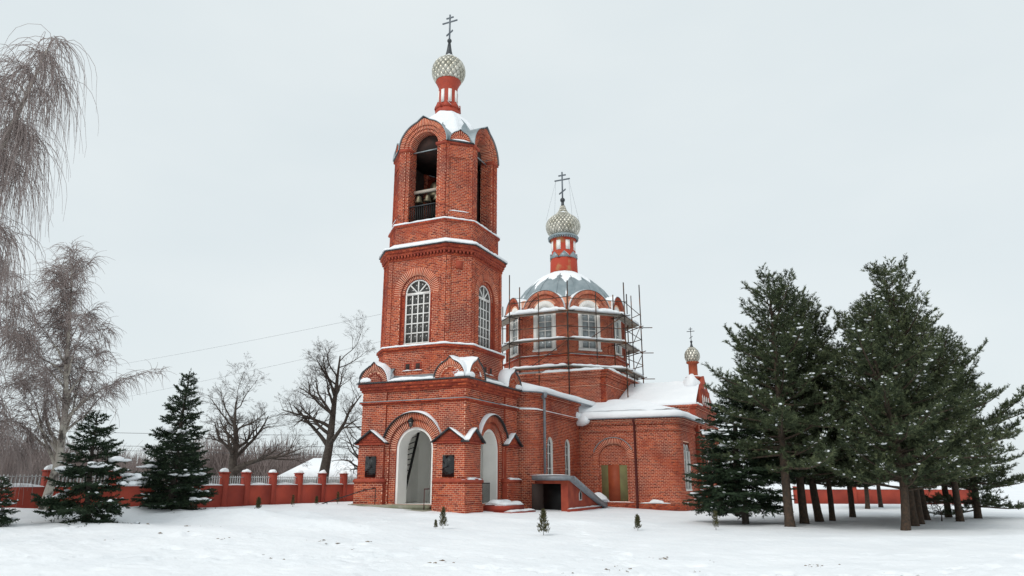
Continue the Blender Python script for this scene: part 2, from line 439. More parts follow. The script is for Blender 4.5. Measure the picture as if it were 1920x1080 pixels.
def arch_layer(mb, F, u0, u1, z0, z1, uc, r, zs, zb, d, depth, mf, mr, n=20):
    Q = lambda a, b, c, e, m: mb.quad(a, b, c, e, m)
    Q(F.P(u0, z0, d), F.P(uc - r, z0, d), F.P(uc - r, z1, d), F.P(u0, z1, d), mf)
    Q(F.P(uc + r, z0, d), F.P(u1, z0, d), F.P(u1, z1, d), F.P(uc + r, z1, d), mf)
    if zb > z0: Q(F.P(uc - r, z0, d), F.P(uc + r, z0, d), F.P(uc + r, zb, d), F.P(uc - r, zb, d), mf)
    A = [(uc - r * math.cos(math.pi * i / n), zs + r * math.sin(math.pi * i / n)) for i in range(n + 1)]
    for (a, az_), (b, bz_) in zip(A[:-1], A[1:]):
        Q(F.P(a, az_, d), F.P(b, bz_, d), F.P(b, z1, d), F.P(a, z1, d), mf)
        if depth: Q(F.P(a, az_, d), F.P(b, bz_, d), F.P(b, bz_, d - depth), F.P(a, az_, d - depth), mr)
    if depth:
        for u in (uc - r, uc + r):
            Q(F.P(u, zb, d), F.P(u, zs, d), F.P(u, zs, d - depth), F.P(u, zb, d - depth), mr)
        Q(F.P(uc - r, zb, d), F.P(uc + r, zb, d), F.P(uc + r, zb, d - depth), F.P(uc - r, zb, d - depth), mr)
VOUS = []                                    # single voussoirs kept as objects of their own
def ring(sec, F, uc, zs, r0, r1, d0, d1, a0=0, a1=180, t=0.104, keep=False, core=True, tip=0.0):
    """arch of radial bricks on a mortar backing; d1 = front"""
    mb = CORE[sec]
    n = max(6, int(math.radians(a1 - a0) * (r0 + r1) / 2 / t))
    T = lambda a: tip * math.exp(-((a - math.pi / 2) / 0.16) ** 2)
    q = lambda r, a, d: F.P(uc + r * math.cos(a), zs + r * math.sin(a) + (T(a) if r == r1 else 0), d)
    for i in range(n):
        a, b = (math.radians(a0 + (a1 - a0) * (i + x) / n) for x in (0, 1))
        if core:
            e = d1 - 0.012
            mb.quad(q(r0, a, e), q(r1, a, e), q(r1, b, e), q(r0, b, e), MO)
            mb.quad(q(r0 + 0.008, a, e), q(r0 + 0.008, b, e), q(r0 + 0.008, b, d0), q(r0 + 0.008, a, d0), MO)
            mb.quad(q(r1, a, e), q(r1, b, e), q(r1, b, d0), q(r1, a, d0), RE)
        g = 0.19 * (b - a)
        a2, b2 = a + g, b - g
        pts = [q(r0, a2, d1), q(r1, a2, d1), q(r1, b2, d1), q(r0, b2, d1), q(r0, a2, d0), q(r1, a2, d0), q(r1, b2, d0), q(r0, b2, d0)]
        (VOUS if keep else BRK[sec]).append(pts)
    for a in (math.radians(a0), math.radians(a1)):
        mb.quad(q(r0, a, d1 - 0.012), q(r1, a, d1 - 0.012), q(r1, a, d0), q(r0, a, d0), RE)
def shell(mb, F, uc, zs, r, th, d0, d1, m, a0=0, a1=180, tip=0.0, n=24):
    """curved sheet over a barrel, with thickness"""
    T = lambda a: tip * math.exp(-((a - math.pi / 2) / 0.16) ** 2)
    q = lambda rr, a, d: F.P(uc + rr * math.cos(a), zs + rr * math.sin(a) + T(a), d)
    for i in range(n):
        a, b = (math.radians(a0 + (a1 - a0) * (i + x) / n) for x in (0, 1))
        mb.quad(q(r + th, a, d0), q(r + th, b, d0), q(r + th, b, d1), q(r + th, a, d1), m)
        mb.quad(q(r, a, d0), q(r, b, d0), q(r, b, d1), q(r, a, d1), m)
        mb.quad(q(r, a, d1), q(r, b, d1), q(r + th, b, d1), q(r + th, a, d1), m)
    for a in (math.radians(a0), math.radians(a1)):
        mb.quad(q(r, a, d0), q(r + th, a, d0), q(r + th, a, d1), q(r, a, d1), m)
def snow_shell(mb, F, uc, zs, r, h, d0, d1, a0, a1, seed=0, tip=0.0):
    na, nd = 16, max(3, int((d1 - d0) / 0.15)); b0 = len(mb.v)
    for i in range(na + 1):
        f = i / na; a = math.radians(a0 + (a1 - a0) * f)
        for j in range(nd + 1):
            g = j / nd; d = d0 + (d1 - d0) * g
            n = float(vnoise(np.array([a * 2.5, d * 2.5, seed * 1.3]), seed))
            t = (h * (0.45 + n) * math.sin(math.pi * f) ** 0.5 * min(1, 0.35 + 4 * (1 - g))) - 0.012
            tt = tip * math.exp(-((a - math.pi / 2) / 0.16) ** 2)
            mb.v.append(F.P(uc + (r + t * 0.6) * math.cos(a), zs + (r + 0.2 * t) * math.sin(a) + tt + 0.8 * t * max(0.3, math.sin(a)), d))
    w = nd + 1
    for i in range(na):
        for j in range(nd):
            mb.f.append([b0 + i * w + j, b0 + i * w + j + 1, b0 + (i + 1) * w + j + 1, b0 + (i + 1) * w + j]); mb.m.append(0)
    # front lip back to the sheet
    for i in range(na):
        a, b = (math.radians(a0 + (a1 - a0) * (i + x) / na) for x in (0, 1))
        T = lambda x: tip * math.exp(-((x - math.pi / 2) / 0.16) ** 2)
        mb.add([mb.v[b0 + i * w + nd], mb.v[b0 + (i + 1) * w + nd], F.P(uc + (r - .01) * math.cos(b), zs + (r - .01) * math.sin(b) + T(b), d1), F.P(uc + (r - .01) * math.cos(a), zs + (r - .01) * math.sin(a) + T(a), d1)], [(0, 1, 2, 3)])
def face_frame(c, N, dist):
    return FR((c[0] + N[0] * dist, c[1] + N[1] * dist), (-N[1], N[0]), N)
q2 = math.sqrt(0.5)
DIRS = dict(W=(-1, 0), S=(0, -1), E=(1, 0), N=(0, 1), SW=(-q2, -q2), NW=(-q2, q2), SE=(q2, -q2), NE=(q2, q2))
def octa(c, a, h, off=0.0):
    A = a + off; H = h + off * math.tan(math.pi / 8)
    return [(c[0] + x, c[1] + y) for x, y in ((-A, H), (-A, -H), (-H, -A), (H, -A), (A, -H), (A, H), (H, A), (-H, A))]
def octf(c, a, h, k, off=0.0):
    """(frame, half length) of face k"""
    A = a + off; H = h + off * math.tan(math.pi / 8)
    if len(k) == 1: return face_frame(c, DIRS[k], A), H
    return face_frame(c, DIRS[k], (A + H) * q2), (A - H) * q2
VIS4 = ('W', 'SW', 'S', 'NW')
def oct_bricks(sec, c, a, h, off, z0, z1):
    for k in VIS4:
        F, hl = octf(c, a, h, k, off); bricks(sec, F, -hl, hl, z0 + 0.004, z1 - 0.004, 0)
def sq(c, h): return [(c[0] - h, c[1] - h), (c[0] + h, c[1] - h), (c[0] + h, c[1] + h), (c[0] - h, c[1] + h)]

SNOW = MB()                                  # snow lying on the ledges and roofs of the church
T = (3.35, 3.45); TB = (3.22, 3.22)
# ------------------------------------------------------------------ bell tower, square base with the porch
sec = 'tower_base_wall'; mb = CORE[sec]
HB = 3.05; PC, PZS, PZB = 0.10, 3.1, 0.36
for k in 'WSN':
    F = face_frame(TB, DIRS[k], HB)
    arch_layer(mb, F, -HB, HB, -0.8, 6.1, PC, 1.5, PZS, PZB, 0, 0.10, MO, RE)
    arch_layer(mb, F, -1.9, 1.9, PZB, 5.0, PC, 1.12, PZS, PZB, -0.1, 0.10, MO, RE)
    arch_layer(mb, F, -1.3, 1.3, PZB, 4.5, PC, 0.99, PZS, PZB, -0.18, 0.85, WH, WH)
    arch_layer(mb, F, -2.2, 2.2, PZB - 0.05, 4.7, PC, 0.99, PZS, PZB, -1.0, 0, WH, WH)
    if k == 'N':
        mb.quad(F.P(-1.4, .3, -0.6), F.P(1.4, .3, -0.6), F.P(1.4, 4.6, -0.6), F.P(-1.4, 4.6, -0.6), WH); continue
    bricks(sec, F, -1.62, 1.62, -0.6, 6.1, 0, arch_ex(PC, 1.5, PZS, -1 if k == 'W' else 0.0))
    bricks(sec, F, PC - 1.5, PC - 1.12, PZB, PZS, -0.1); bricks(sec, F, PC + 1.12, PC + 1.5, PZB, PZS, -0.1)
    ring(sec, F, PC, PZS, 1.13, 1.49, -0.25, -0.07, keep=(k == 'W'))
    ring(sec, F, PC, PZS, 1.50, 1.84, -0.1, 0.07, 0, 180, keep=(k == 'W'))
    shell(mb, F, PC, PZS, 1.845, 0.035, -0.05, 0.22, DM, 12, 168)
    snow_shell(SNOW, F, PC, PZS, 1.885, 0.09, -0.05, 0.25, 22 if k == 'W' else 70, 112 if k == 'W' else 165, 3)
    for sgn in (-1, 1):
        u0, u1 = (-3.146, -1.62) if sgn < 0 else (1.62, 3.146)
        slab(sec, F, u0, u1, 3.44, 6.1, 0.10)
        slab(sec, F, u0 - (0.06 if sgn < 0 else 0), u1 + (0.06 if sgn > 0 else 0), 1.5, 3.44, 0.164)
        v0, v1 = (u0 - 0.16, u1 + 0.10) if sgn < 0 else (u0 - 0.10, u1 + 0.16)
        slab(sec, F, v0, v1, -0.7, 1.42, 0.27)
        mb.fpoly(F, [(v0 - 0.06, 1.42), (v1 + 0.06, 1.42), (v1 + 0.06, 1.5), (v1 - 0.05, 1.62), (v0 + 0.05, 1.62), (v0 - 0.06, 1.5)], -0.1, 0.335, RE)
        slab(sec, F, v0 - 0.05, v1 + 0.05, -0.7, 0.36, 0.325)
        c = (u0 + u1) / 2; w = 0.90
        mb.fpoly(F, [(c - w, 3.40), (c + w, 3.40), (c, 4.05)], 0.02, 0.25, RE)
        for z in (3.44, 3.545, 3.65, 3.755, 3.86):
            ww = w * (1 - (z + 0.08 - 3.40) / 0.65) - 0.08
            if ww > 0.1: bricks(sec, F, c - ww, c + ww, z, z + 0.082, 0.25)
        mb.fpoly(F, [(c - w - .06, 3.335), (c + w + .06, 3.335), (c + w + .06, 3.40), (c - w - .06, 3.40)], 0.02, 0.31, RE)
        for s2 in (-1, 1):
            mb.fpoly(F, [(c + s2 * (w + 0.12), 3.37), (c, 4.06), (c, 4.13), (c + s2 * (w + 0.12), 3.43)], 0.02, 0.40, DM)
        right = (k == 'W')
        s2 = 1 if right else -1
        snow_strip(SNOW, [F.P(c + s2 * 0.04, 4.11, 0.24), F.P(c + s2 * (w + 0.08), 3.44, 0.24)], 0.36, 0.075, 11 + sgn)
        if sgn < 0 and k == 'W': snow_strip(SNOW, [F.P(c - w - .12, 3.42, 0.24), F.P(c - w * 0.75, 3.66, 0.24)], 0.34, 0.06, 5)
        if not (k == 'W' and sgn < 0): snow_strip(SNOW, [F.P(v0 + (1.5 if k == 'W' else 0.05), 1.56, 0.20), F.P(v1, 1.56, 0.20)], 0.30, 0.10, 21 + sgn)
    # little kokoshnik gables on the corner piers
for k in 'WSN':
    F = face_frame(TB, DIRS[k], HB)
    for sgn in (-1, 1):
        c = sgn * 2.34; r = 0.90; zs = 6.62; tip = 0.20
        mb.fpoly(F, [(c + (r - 0.25) * math.cos(a), zs + (r - 0.25) * math.sin(a)) for a in np.linspace(0, math.pi, 13)], 0.0, 0.27, MO)
        bricks(sec, F, c - 0.62, c + 0.62, zs, zs + 0.62, 0.27, lambda za, zb, c=c: [(c - 9, c - math.sqrt(max(.36 - (zb - 6.62) ** 2, 0))), (c + math.sqrt(max(.36 - (zb - 6.62) ** 2, 0)), c + 9)])
        ring(sec, F, c, zs, 0.40, 0.50, 0.2, 0.295, core=False)
        ring(sec, F, c, zs, 0.64, 0.89, -0.2, 0.33, tip=tip)
        shell(mb, F, c, zs, r, 0.025, -1.7, 0.40, ZI, 0, 180, tip); shell(mb, F, c, zs, r - 0.004, 0.034, 0.36, 0.405, DM, 0, 180, tip)
        if k == 'W': snow_shell(SNOW, F, c, zs, r + 0.04, 0.20, -1.5, 0.42, 3, 92, 4 + sgn, tip)
        else: snow_shell(SNOW, F, c, zs, r + 0.04, 0.20, -1.5, 0.40, 88, 176, 9 + sgn, tip)
for h, z0, z1, m in ((3.19, 5.42, 5.50, RE), (3.27, 5.50, 5.57, RE), (3.21, 6.10, 6.22, RE), (3.28, 6.22, 6.38, RE), (3.36, 6.38, 6.56, RE), (3.42, 6.56, 6.62, DM)):
    mb.prism(sq(TB, h), z0, z1, m)
mb.prism(sq(TB, 3.28), 5.57, 5.61, ZI)
for k in 'WS':                                # brick courses on frieze and cornice
    F = face_frame(TB, DIRS[k], 0)
    for h, z0, z1 in ((3.19, 5.42, 5.50), (3.21, 6.11, 6.21), (3.28, 6.23, 6.37), (3.36, 6.39, 6.55), (3.27, 5.50, 5.565)):
        bricks(sec, F, -h, h, z0, z1, h)
    FW = face_frame(TB, DIRS[k], HB)
    snow_strip(SNOW, [F.P(-1.45, 6.62, 3.15), F.P(1.50, 6.62, 3.15)], 0.62, 0.17, 31)
    if k == 'S': snow_strip(SNOW, [F.P(0.6, 5.60, 3.22), F.P(3.25, 5.60, 3.22)], 0.12, 0.05, 33)
mb.prism(sq(TB, 3.40), 6.60, 7.05, ZI, poly1=octa(TB, 2.85, 1.83)[1:2] * 0 + sq(TB, 2.75))
for s_ in ((-3.05, -3.05), (-3.05, 3.05), (3.05, -3.05)):
    snow_lump(SNOW, (TB[0] + s_[0] * 0.98, TB[1] + s_[1] * 0.98, 6.66), 0.55, 0.55, 0.42, 5)
    snow_strip(SNOW, [(TB[0] + s_[0] * 0.72, TB[1] + s_[1] * 0.72, 7.35), (TB[0] + s_[0] * 0.98, TB[1] + s_[1] * 0.98, 6.9)], 0.9, 0.22, 6)
# porch room
mb.quad((TB[0] + 2.2, TB[1] - 2.2, .3), (TB[0] + 2.2, TB[1] + 2.2, .3), (TB[0] + 2.2, TB[1] + 2.2, 4.7), (TB[0] + 2.2, TB[1] - 2.2, 4.7), WH)
mb.quad(*[(x, y, 4.62) for x, y in sq(TB, 2.3)], WH)
mb.quad(*[(x, y, 0.34) for x, y in sq(TB, 2.9)], WH)  # floor made white to bounce light up into the porch
mb.box(TB[0] + 1.2, TB[0] + 2.15, TB[1] - 2.18, TB[1] - 1.35, 0.34, 4.6, WH)          # inner pier
mb.box(TB[0] - 1.3, TB[0] - 0.2, TB[1] + 0.5, TB[1] + 1.6, 4.55, 4.61, IN)  # dark patch painted for the unlit hatch opening
mb.box(TB[0] - HB - 0.02, TB[0] - 2.0, TB[1] - 1.16, TB[1] + 1.06, 0.1, 0.352, CO)
# ------------------------------------------------------------------ tower middle tier: chamfered octagon with tall windows
sec = 'tower_middle_wall'; mb = CORE[sec]
A2, H2 = 2.88, 1.86
WZS, WZB, WR = 11.52, 8.66, 0.82
for k in ('W', 'S', 'SW', 'NW', 'SE', 'N', 'E', 'NE'):
    F, hl = octf(T, A2, H2, k); vis = k in ('W', 'S', 'SW', 'NW')
    if k in 'WS':
        arch_layer(mb, F, -hl, hl, 6.5, 13.6, 0, 1.02, WZS, WZB, 0, 0.12, MO, RE)
        arch_layer(mb, F, -1.2, 1.2, WZB, 12.8, 0, WR, WZS, WZB, -0.12, 0.16, RE, RE)
        bricks(sec, F, -hl, hl, 8.5, 13.55, 0, arch_ex(0, 1.02, WZS, WZB))
        ring(sec, F, 0, WZS, 1.04, 1.46, -0.05, 0.035)
        ring(sec, F, 0, WZS, 0.84, 1.01, -0.15, -0.10)
        for s2 in (-1, 1): bricks(sec, F, min(s2 * .84, s2 * 1.01), max(s2 * .84, s2 * 1.01), WZB, WZS, -0.12)
        for s2 in (-1, 1):
            slab(sec, F, min(s2 * 1.04, s2 * 1.44), max(s2 * 1.04, s2 * 1.44), WZB, WZS, 0.03, 0.1)
            slab(sec, F, min(s2 * 1.60, s2 * 1.86), max(s2 * 1.60, s2 * 1.86) , 8.5, 13.5, 0.05, 0.1)
    else:
        face(sec, F, -hl, hl, 6.5, 13.6, 0)
        if vis:
            bricks(sec, F, -hl, hl, 8.5, 13.55, 0)
            for s2 in (-1, 1): slab(sec, F, min(s2 * (hl - .24), s2 * hl), max(s2 * (hl - .24), s2 * hl), 8.5, 13.5, 0.05, 0.1)
            slab(sec, F, -hl + .24, hl - .24, 8.5, 9.2, 0.045, 0.1)
            if k == 'SW':
                mb.fbox(F, -0.20, 0.20, 12.75, 13.2, 0.0, 0.07, RE)
    F2, hl2 = octf(T, A2, H2, k, 0.10)
    face(sec, F2, -hl2, hl2, 6.5, 8.38, 0)
    if vis: bricks(sec, F2, -hl2, hl2, 6.6, 8.36, 0)
    if k in 'WS':
        for u in (-0.32, 0.32):
            mb.fbox(F2, u - 0.22, u + 0.22, 7.22, 7.66, 0.0, 0.03, RE)
            mb.fbox(F2, u - 0.13, u + 0.13, 7.28, 7.58, 0.0, 0.034, IN)  # raised box, its dark colour imitating a shaded recess
            snow_strip(SNOW, [F2.P(u - 0.3, 7.2, 0.03), F2.P(u + 0.3, 7.2, 0.03)], 0.10, 0.06, int(u * 9) + 40)
    # dentils
    if vis:
        F3, hl3 = octf(T, A2, H2, k, 0.08)
        n = int(2 * hl3 / 0.2)
        for i in range(n):
            u = -hl3 + (i + 0.5) * 2 * hl3 / n
            mb.fbox(F3, u - 0.05, u + 0.05, 13.60, 13.78, 0, 0.10, RE)
        F4, hl4 = octf(T, A2, H2, k, 0.28)
        bricks(sec, F4, -hl4, hl4, 13.93, 14.08, 0)
for off, z0, z1, m in ((0.16, 8.26, 8.38, RE), (0.24, 8.38, 8.50, RE), (0.08, 13.48, 13.62, RE), (0.20, 13.76, 13.92, RE), (0.28, 13.92, 14.10, RE), (0.36, 14.10, 14.15, DM)):
    mb.prism(octa(T, A2, H2, off), z0, z1, m)
for o_, z0, z1 in ((0.16, 8.26, 8.38), (0.24, 8.38, 8.50), (0.08, 13.48, 13.60), (0.20, 13.78, 13.92)): oct_bricks(sec, T, A2, H2, o_, z0, z1)
mb.prism(octa(T, A2, H2, 0.24), 8.50, 8.60, RE, poly1=octa(T, A2, H2, 0.02))
SN0 = CORE['tower_middle_wall']
mb.prism(octa(T, A2, H2, 0.34), 14.15, 14.62, SN, poly1=octa(T, 2.66, 1.56, 0.05))
ring8 = lambda c, a, h, off, z: [(x, y, z) for x, y in octa(c, a, h, off)]
def oct_snow(c, a, h, off, z, w, hh, seed, idx=(0, 1, 2, 3, 4)):
    p = ring8(c, a, h, off, z); snow_strip(SNOW, [p[7]] + [p[i] for i in idx], w, hh, seed)
oct_snow(T, A2, H2, 0.12, 8.52, 0.30, 0.11, 51)
oct_snow(T, A2, H2, 0.22, 14.14, 0.38, 0.17, 52)
# ------------------------------------------------------------------ belfry
sec = 'belfry_wall'; mb = CORE[sec]
A3, H3 = 2.66, 1.56; OW = 0.95; BZ = 15.70; BS = 20.40
for k in ('W', 'S', 'SW', 'NW', 'SE', 'N', 'E', 'NE'):
    F, hl = octf(T, A3, H3, k); vis = k in ('W', 'S', 'SW', 'NW')
    Fp, hp = octf(T, A3, H3, k, 0.14)
    face(sec, Fp, -hp, hp, 14.3, 15.55, 0)
    if vis: bricks(sec, Fp, -hp, hp, 14.4, 15.53, 0)
    if len(k) == 1:
        if k in 'NE': face(sec, F, -1.2, 1.2, 15.6, 21.6, -0.5, IN)  # dark sheet added across these openings to keep the inside dark
        for s2 in (-1, 1):
            u0, u1 = min(s2 * OW, s2 * hl), max(s2 * OW, s2 * hl)
            slab(sec, F, u0, u1, 15.5, BS, 0.0, 0.75, brick=vis)
            slab(sec, F, min(s2 * 1.18, s2 * hl), max(s2 * 1.18, s2 * hl), 15.7, BS, 0.07, 0.1, brick=vis)
            if k in 'WSNE':
                Fj = FR(F.P(s2 * OW, 0, 0)[:2], -F.N[:2], -s2 * F.U[:2])
                face(sec, Fj, 0, 0.75, BZ, BS, 0.003); bricks(sec, Fj, 0.0, 0.75, BZ, BS, 0.003)
            mb.fbox(F, min(s2 * (OW - .05), s2 * (hl + .04)), max(s2 * (OW - .05), s2 * (hl + .04)), BS - 0.10, BS + 0.06, -0.7, 0.15, RE)
        ring(sec, F, 0, BS + 0.06, 1.32, 1.60, -0.7, 0.10, tip=0.16)
        ring(sec, F, 0, BS + 0.06, 1.12, 1.31, -0.7, 0.02)
        ring(sec, F, 0, BS + 0.06, 0.95, 1.11, -0.75, -0.06)
        shell(mb, F, 0, BS + 0.06, 1.62, 0.04, -1.9, 0.18, ZI, 0, 180, 0.26)
        mb.fbox(F, -OW, OW, 20.28, 20.34, -0.40, -0.34, ZI)                # tie rod
    else:
        slab(sec, F, -hl, hl, 15.5, 20.42, 0, 0.75, brick=vis)
        for s2 in (-1, 1): slab(sec, F, min(s2 * (hl - .17), s2 * hl), max(s2 * (hl - .17), s2 * hl), 15.7, 20.3, 0.05, 0.1, brick=vis)
        slab(sec, F, -hl + .17, hl - .17, 15.7, 16.2, 0.06, 0.1, brick=vis)
        slab(sec, F, -hl + .17, hl - .17, 19.5, 20.2, 0.045, 0.1, brick=vis)
        mb.fbox(F, -hl - .05, hl + .05, 20.34, 20.46, -0.5, 0.10, RE); mb.fbox(F, -hl - .07, hl + .07, 20.46, 20.53, -0.5, 0.17, DM)
        mb.fpoly(F, [(0.45 * math.cos(a), 20.53 + 0.45 * math.sin(a)) for a in np.linspace(0, math.pi, 11)], -0.2, 0.04, MO)
        ring(sec, F, 0, 20.53, 0.18, 0.42, -0.1, 0.06)
        ring(sec, F, 0, 20.53, 0.43, 0.62, -0.2, 0.08, tip=0.10)
        shell(mb, F, 0, 20.53, 0.63, 0.03, -1.4, 0.13, ZI, 0, 180, 0.12)
        if vis:
            snow_strip(SNOW, [F.P(-0.5, 20.53, 0.1), F.P(0.55, 20.53, 0.1)], 0.14, 0.10, 61)
            snow_strip(SNOW, [F.P(-hl + .2, 16.2, 0.03), F.P(hl - .2, 16.2, 0.03)], 0.14, 0.07, 62)
mb.prism(octa(T, A3, H3, 0.24), 15.55, 15.67, RE); oct_bricks(sec, T, A3, H3, 0.24, 15.55, 15.67)
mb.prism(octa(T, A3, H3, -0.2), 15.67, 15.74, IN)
oct_snow(T, A3, H3, 0.14, 15.66, 0.26, 0.12, 63)
# added inner dome, coloured dark for shade, then the zinc cap with snow
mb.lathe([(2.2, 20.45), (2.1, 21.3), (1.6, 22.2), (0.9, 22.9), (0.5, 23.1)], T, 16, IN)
mb.box(T[0] + 1.30, T[0] + 1.42, T[1] - 1.6, T[1] + 1.6, 15.75, 20.2, IN)      # dark panel added behind the bells so the belfry looks shaded
CAP = [(2.52, 20.52), (2.45, 21.1), (2.25, 21.75), (1.85, 22.4), (1.35, 22.95), (0.9, 23.3), (0.72, 23.52)]
for i in range(8):
    a, b = math.pi / 8 + i * math.pi / 4, math.pi / 8 + (i + 1) * math.pi / 4
    for (r_, z_), (r2_, z2_) in zip(CAP[:-1], CAP[1:]):
        if i % 2 and z_ < 21.7: continue                  # open towards the four arches
        mb.quad((T[0] + r_ * math.cos(a), T[1] + r_ * math.sin(a), z_), (T[0] + r_ * math.cos(b), T[1] + r_ * math.sin(b), z_), (T[0] + r2_ * math.cos(b), T[1] + r2_ * math.sin(b), z2_), (T[0] + r2_ * math.cos(a), T[1] + r2_ * math.sin(a), z2_), ZI)
def snow_cap(mbx, prof, c, n8, seed, th=0.16, bias=-0.035, a0=0.0, skip=None, grad=0.10, mid=0.35):
    """snow over a dome: thickness follows noise, bare metal where it drops under the sheet"""
    na, nz = 96, 32; b0 = len(mbx.v); skip_low = skip is None
    rs = np.array([p[0] for p in prof]); zs = np.array([p[1] for p in prof]); s = np.linspace(0, 1, len(prof))
    for j in range(nz + 1):
        t = j / nz; r = np.interp(t, s, rs); z = np.interp(t, s, zs)
        for i in range(na):
            a = 2 * math.pi * i / na
            k = math.cos(math.pi / n8) / math.cos(((a - a0 + math.pi / n8) % (2 * math.pi / n8)) - math.pi / n8) if n8 else 1
            p = np.array([math.cos(a) * r, math.sin(a) * r, z]) * 0.55
            n = float(fbm(p + seed * 3.3, 4, seed))
            o = th * (n - 0.5) * 2.2 + bias + (grad * (t - mid) if t > 0.12 or not skip_low else 0.06)
            o = min(max(o, -0.05), th)
            mbx.v.append((c[0] + (r * k + o) * math.cos(a), c[1] + (r * k + o) * math.sin(a), z + 0.6 * o))
    for j in range(nz):
        for i in range(na):
            i2 = (i + 1) % na
            if skip and np.interp((j + .5) / nz, s, zs) < skip and abs(((i + 0.5) / na * 360 + 45) % 90 - 45) < 25: continue
            mbx.f.append([b0 + j * na + i, b0 + j * na + i2, b0 + (j + 1) * na + i2, b0 + (j + 1) * na + i]); mbx.m.append(0)
snow_cap(SNOW, [(r, z) for r, z in CAP], T, 8, 4, 0.22, 0.05, math.pi / 8, 21.9)
for i in range(8):                            # standing seams on the cap
    a = math.pi / 8 + i * math.pi / 4
    mb.tube([(T[0] + r * math.cos(a), T[1] + r * math.sin(a), z + 0.02) for r, z in CAP], 0.035, 5, ZI)

# ------------------------------------------------------------------ cupolas: neck, onion with diamond shingles, cross
def neck(name, c, z0, r, h, zig, collar, flare, m, nwin=8, win=(0.2, 0.8)):
    mb = MB()
    z1 = z0 + h
    mb.lathe([(collar * 0.93, z0 - 0.1), (collar, z0 + 0.12), (collar * 0.97, z0 + zig), (r, z0 + zig + 0.05), (r, z1 - 0.42), (flare, z1), (flare, z1 + 0.06)], c, 16, 0, math.pi / 16)
    for i in range(8):
        a = math.pi / 8 + i * math.pi / 4
        N = (math.cos(a), math.sin(a)); F = face_frame(c, N, collar * 0.93)
        w = collar * 0.40
        mb.fpoly(F, [(-w, z0 + zig - 0.08), (w, z0 + zig - 0.08), (0, z0 + zig + w * 0.95)], -0.12, 0.06, 1)
        if -0.2 < a - math.pi < 1.9:
            snow_strip(SNOW, [F.P(0.03, z0 + zig + w * 0.9, 0.0), F.P(w, z0 + zig - 0.02, 0.02)], 0.12, 0.045, i)
        Fw = face_frame(c, (math.cos(i * math.pi / 4 - .06), math.sin(i * math.pi / 4 - .06)), r * 0.965)
        mb.fbox(Fw, -r * 0.18, r * 0.18, z0 + zig + (h - zig) * win[0], z0 + zig + (h - zig) * win[1], 0, 0.045, 2)
    o = mb.build(name, m, CH, smooth=False)
    return o
def onion(c, prof, rows, n, single, bar):
    """prof: list of (r, z); diamond shingles in rows"""
    mb = MB(); mb.lathe([(r - 0.02, z) for r, z in prof], c, 32, 0)
    o = mb.build('onion_dome', ['shingleback'], CH, smooth=True)
    rs = np.array([p[0] for p in prof]); zs = np.array([p[1] for p in prof])
    L = np.concatenate([[0], np.cumsum(np.hypot(np.diff(rs), np.diff(zs)))]); L /= L[-1]
    R = lambda t: float(np.interp(t, L, rs)); Z = lambda t: float(np.interp(t, L, zs))
    dth = math.pi / n; allm = MB()
    for j in range(-1, rows + 1):
        t = (j + 0.5) / rows; dt = 1.0 / rows
        t0, t1 = max(0, t - dt), min(1, t + dt); tm = min(max(t, 0), 1)
        if t1 - t0 < 0.2 * dt: continue
        g = 0.955
        def p(th, tt, off): return (c[0] * 0 + (R(tt) + off) * math.cos(th), (R(tt) + off) * math.sin(th), Z(tt))
        tb = tm + (t0 - tm) * g; tu = tm + (t1 - tm) * g
        top = [p(0, tb, 0.022), p(dth * g, tm, 0.012), p(0, tu, 0.006), p(-dth * g, tm, 0.015)]
        mid = p(0, tm, 0.024)
        bot = [p(0, tb, -0.01), p(dth * g, tm, -0.015), p(0, tu, -0.015), p(-dth * g, tm, -0.015)]
        V = top + [mid] + bot
        fs = [(0, 1, 4), (1, 2, 4), (2, 3, 4), (3, 0, 4), (0, 5, 6, 1), (1, 6, 7, 2), (2, 7, 8, 3), (3, 8, 5, 0)]
        off = dth if j % 2 else 0
        if single:
            me = np_mesh('shingle', V, fs, 'shingle', None, np.zeros(len(fs)))
            for i in range(n):
                s = link(bpy.data.objects.new('shingle', me), o); s.location = (c[0], c[1], 0); s.rotation_euler = (0, 0, off + 2 * dth * i)
        else:
            for i in range(n):
                a = off + 2 * dth * i; ca, sa = math.cos(a), math.sin(a)
                allm.add([(c[0] + x * ca - y * sa, c[1] + x * sa + y * ca, z) for x, y, z in V], fs)
    if not single:
        me = np_mesh('shingles', allm.v, allm.f, 'shingle', None, np.repeat(RNG.random(len(allm.f) // 8), 8))
        s = link(bpy.data.objects.new('shingles', me), o); s['kind'] = 'stuff'
    return o
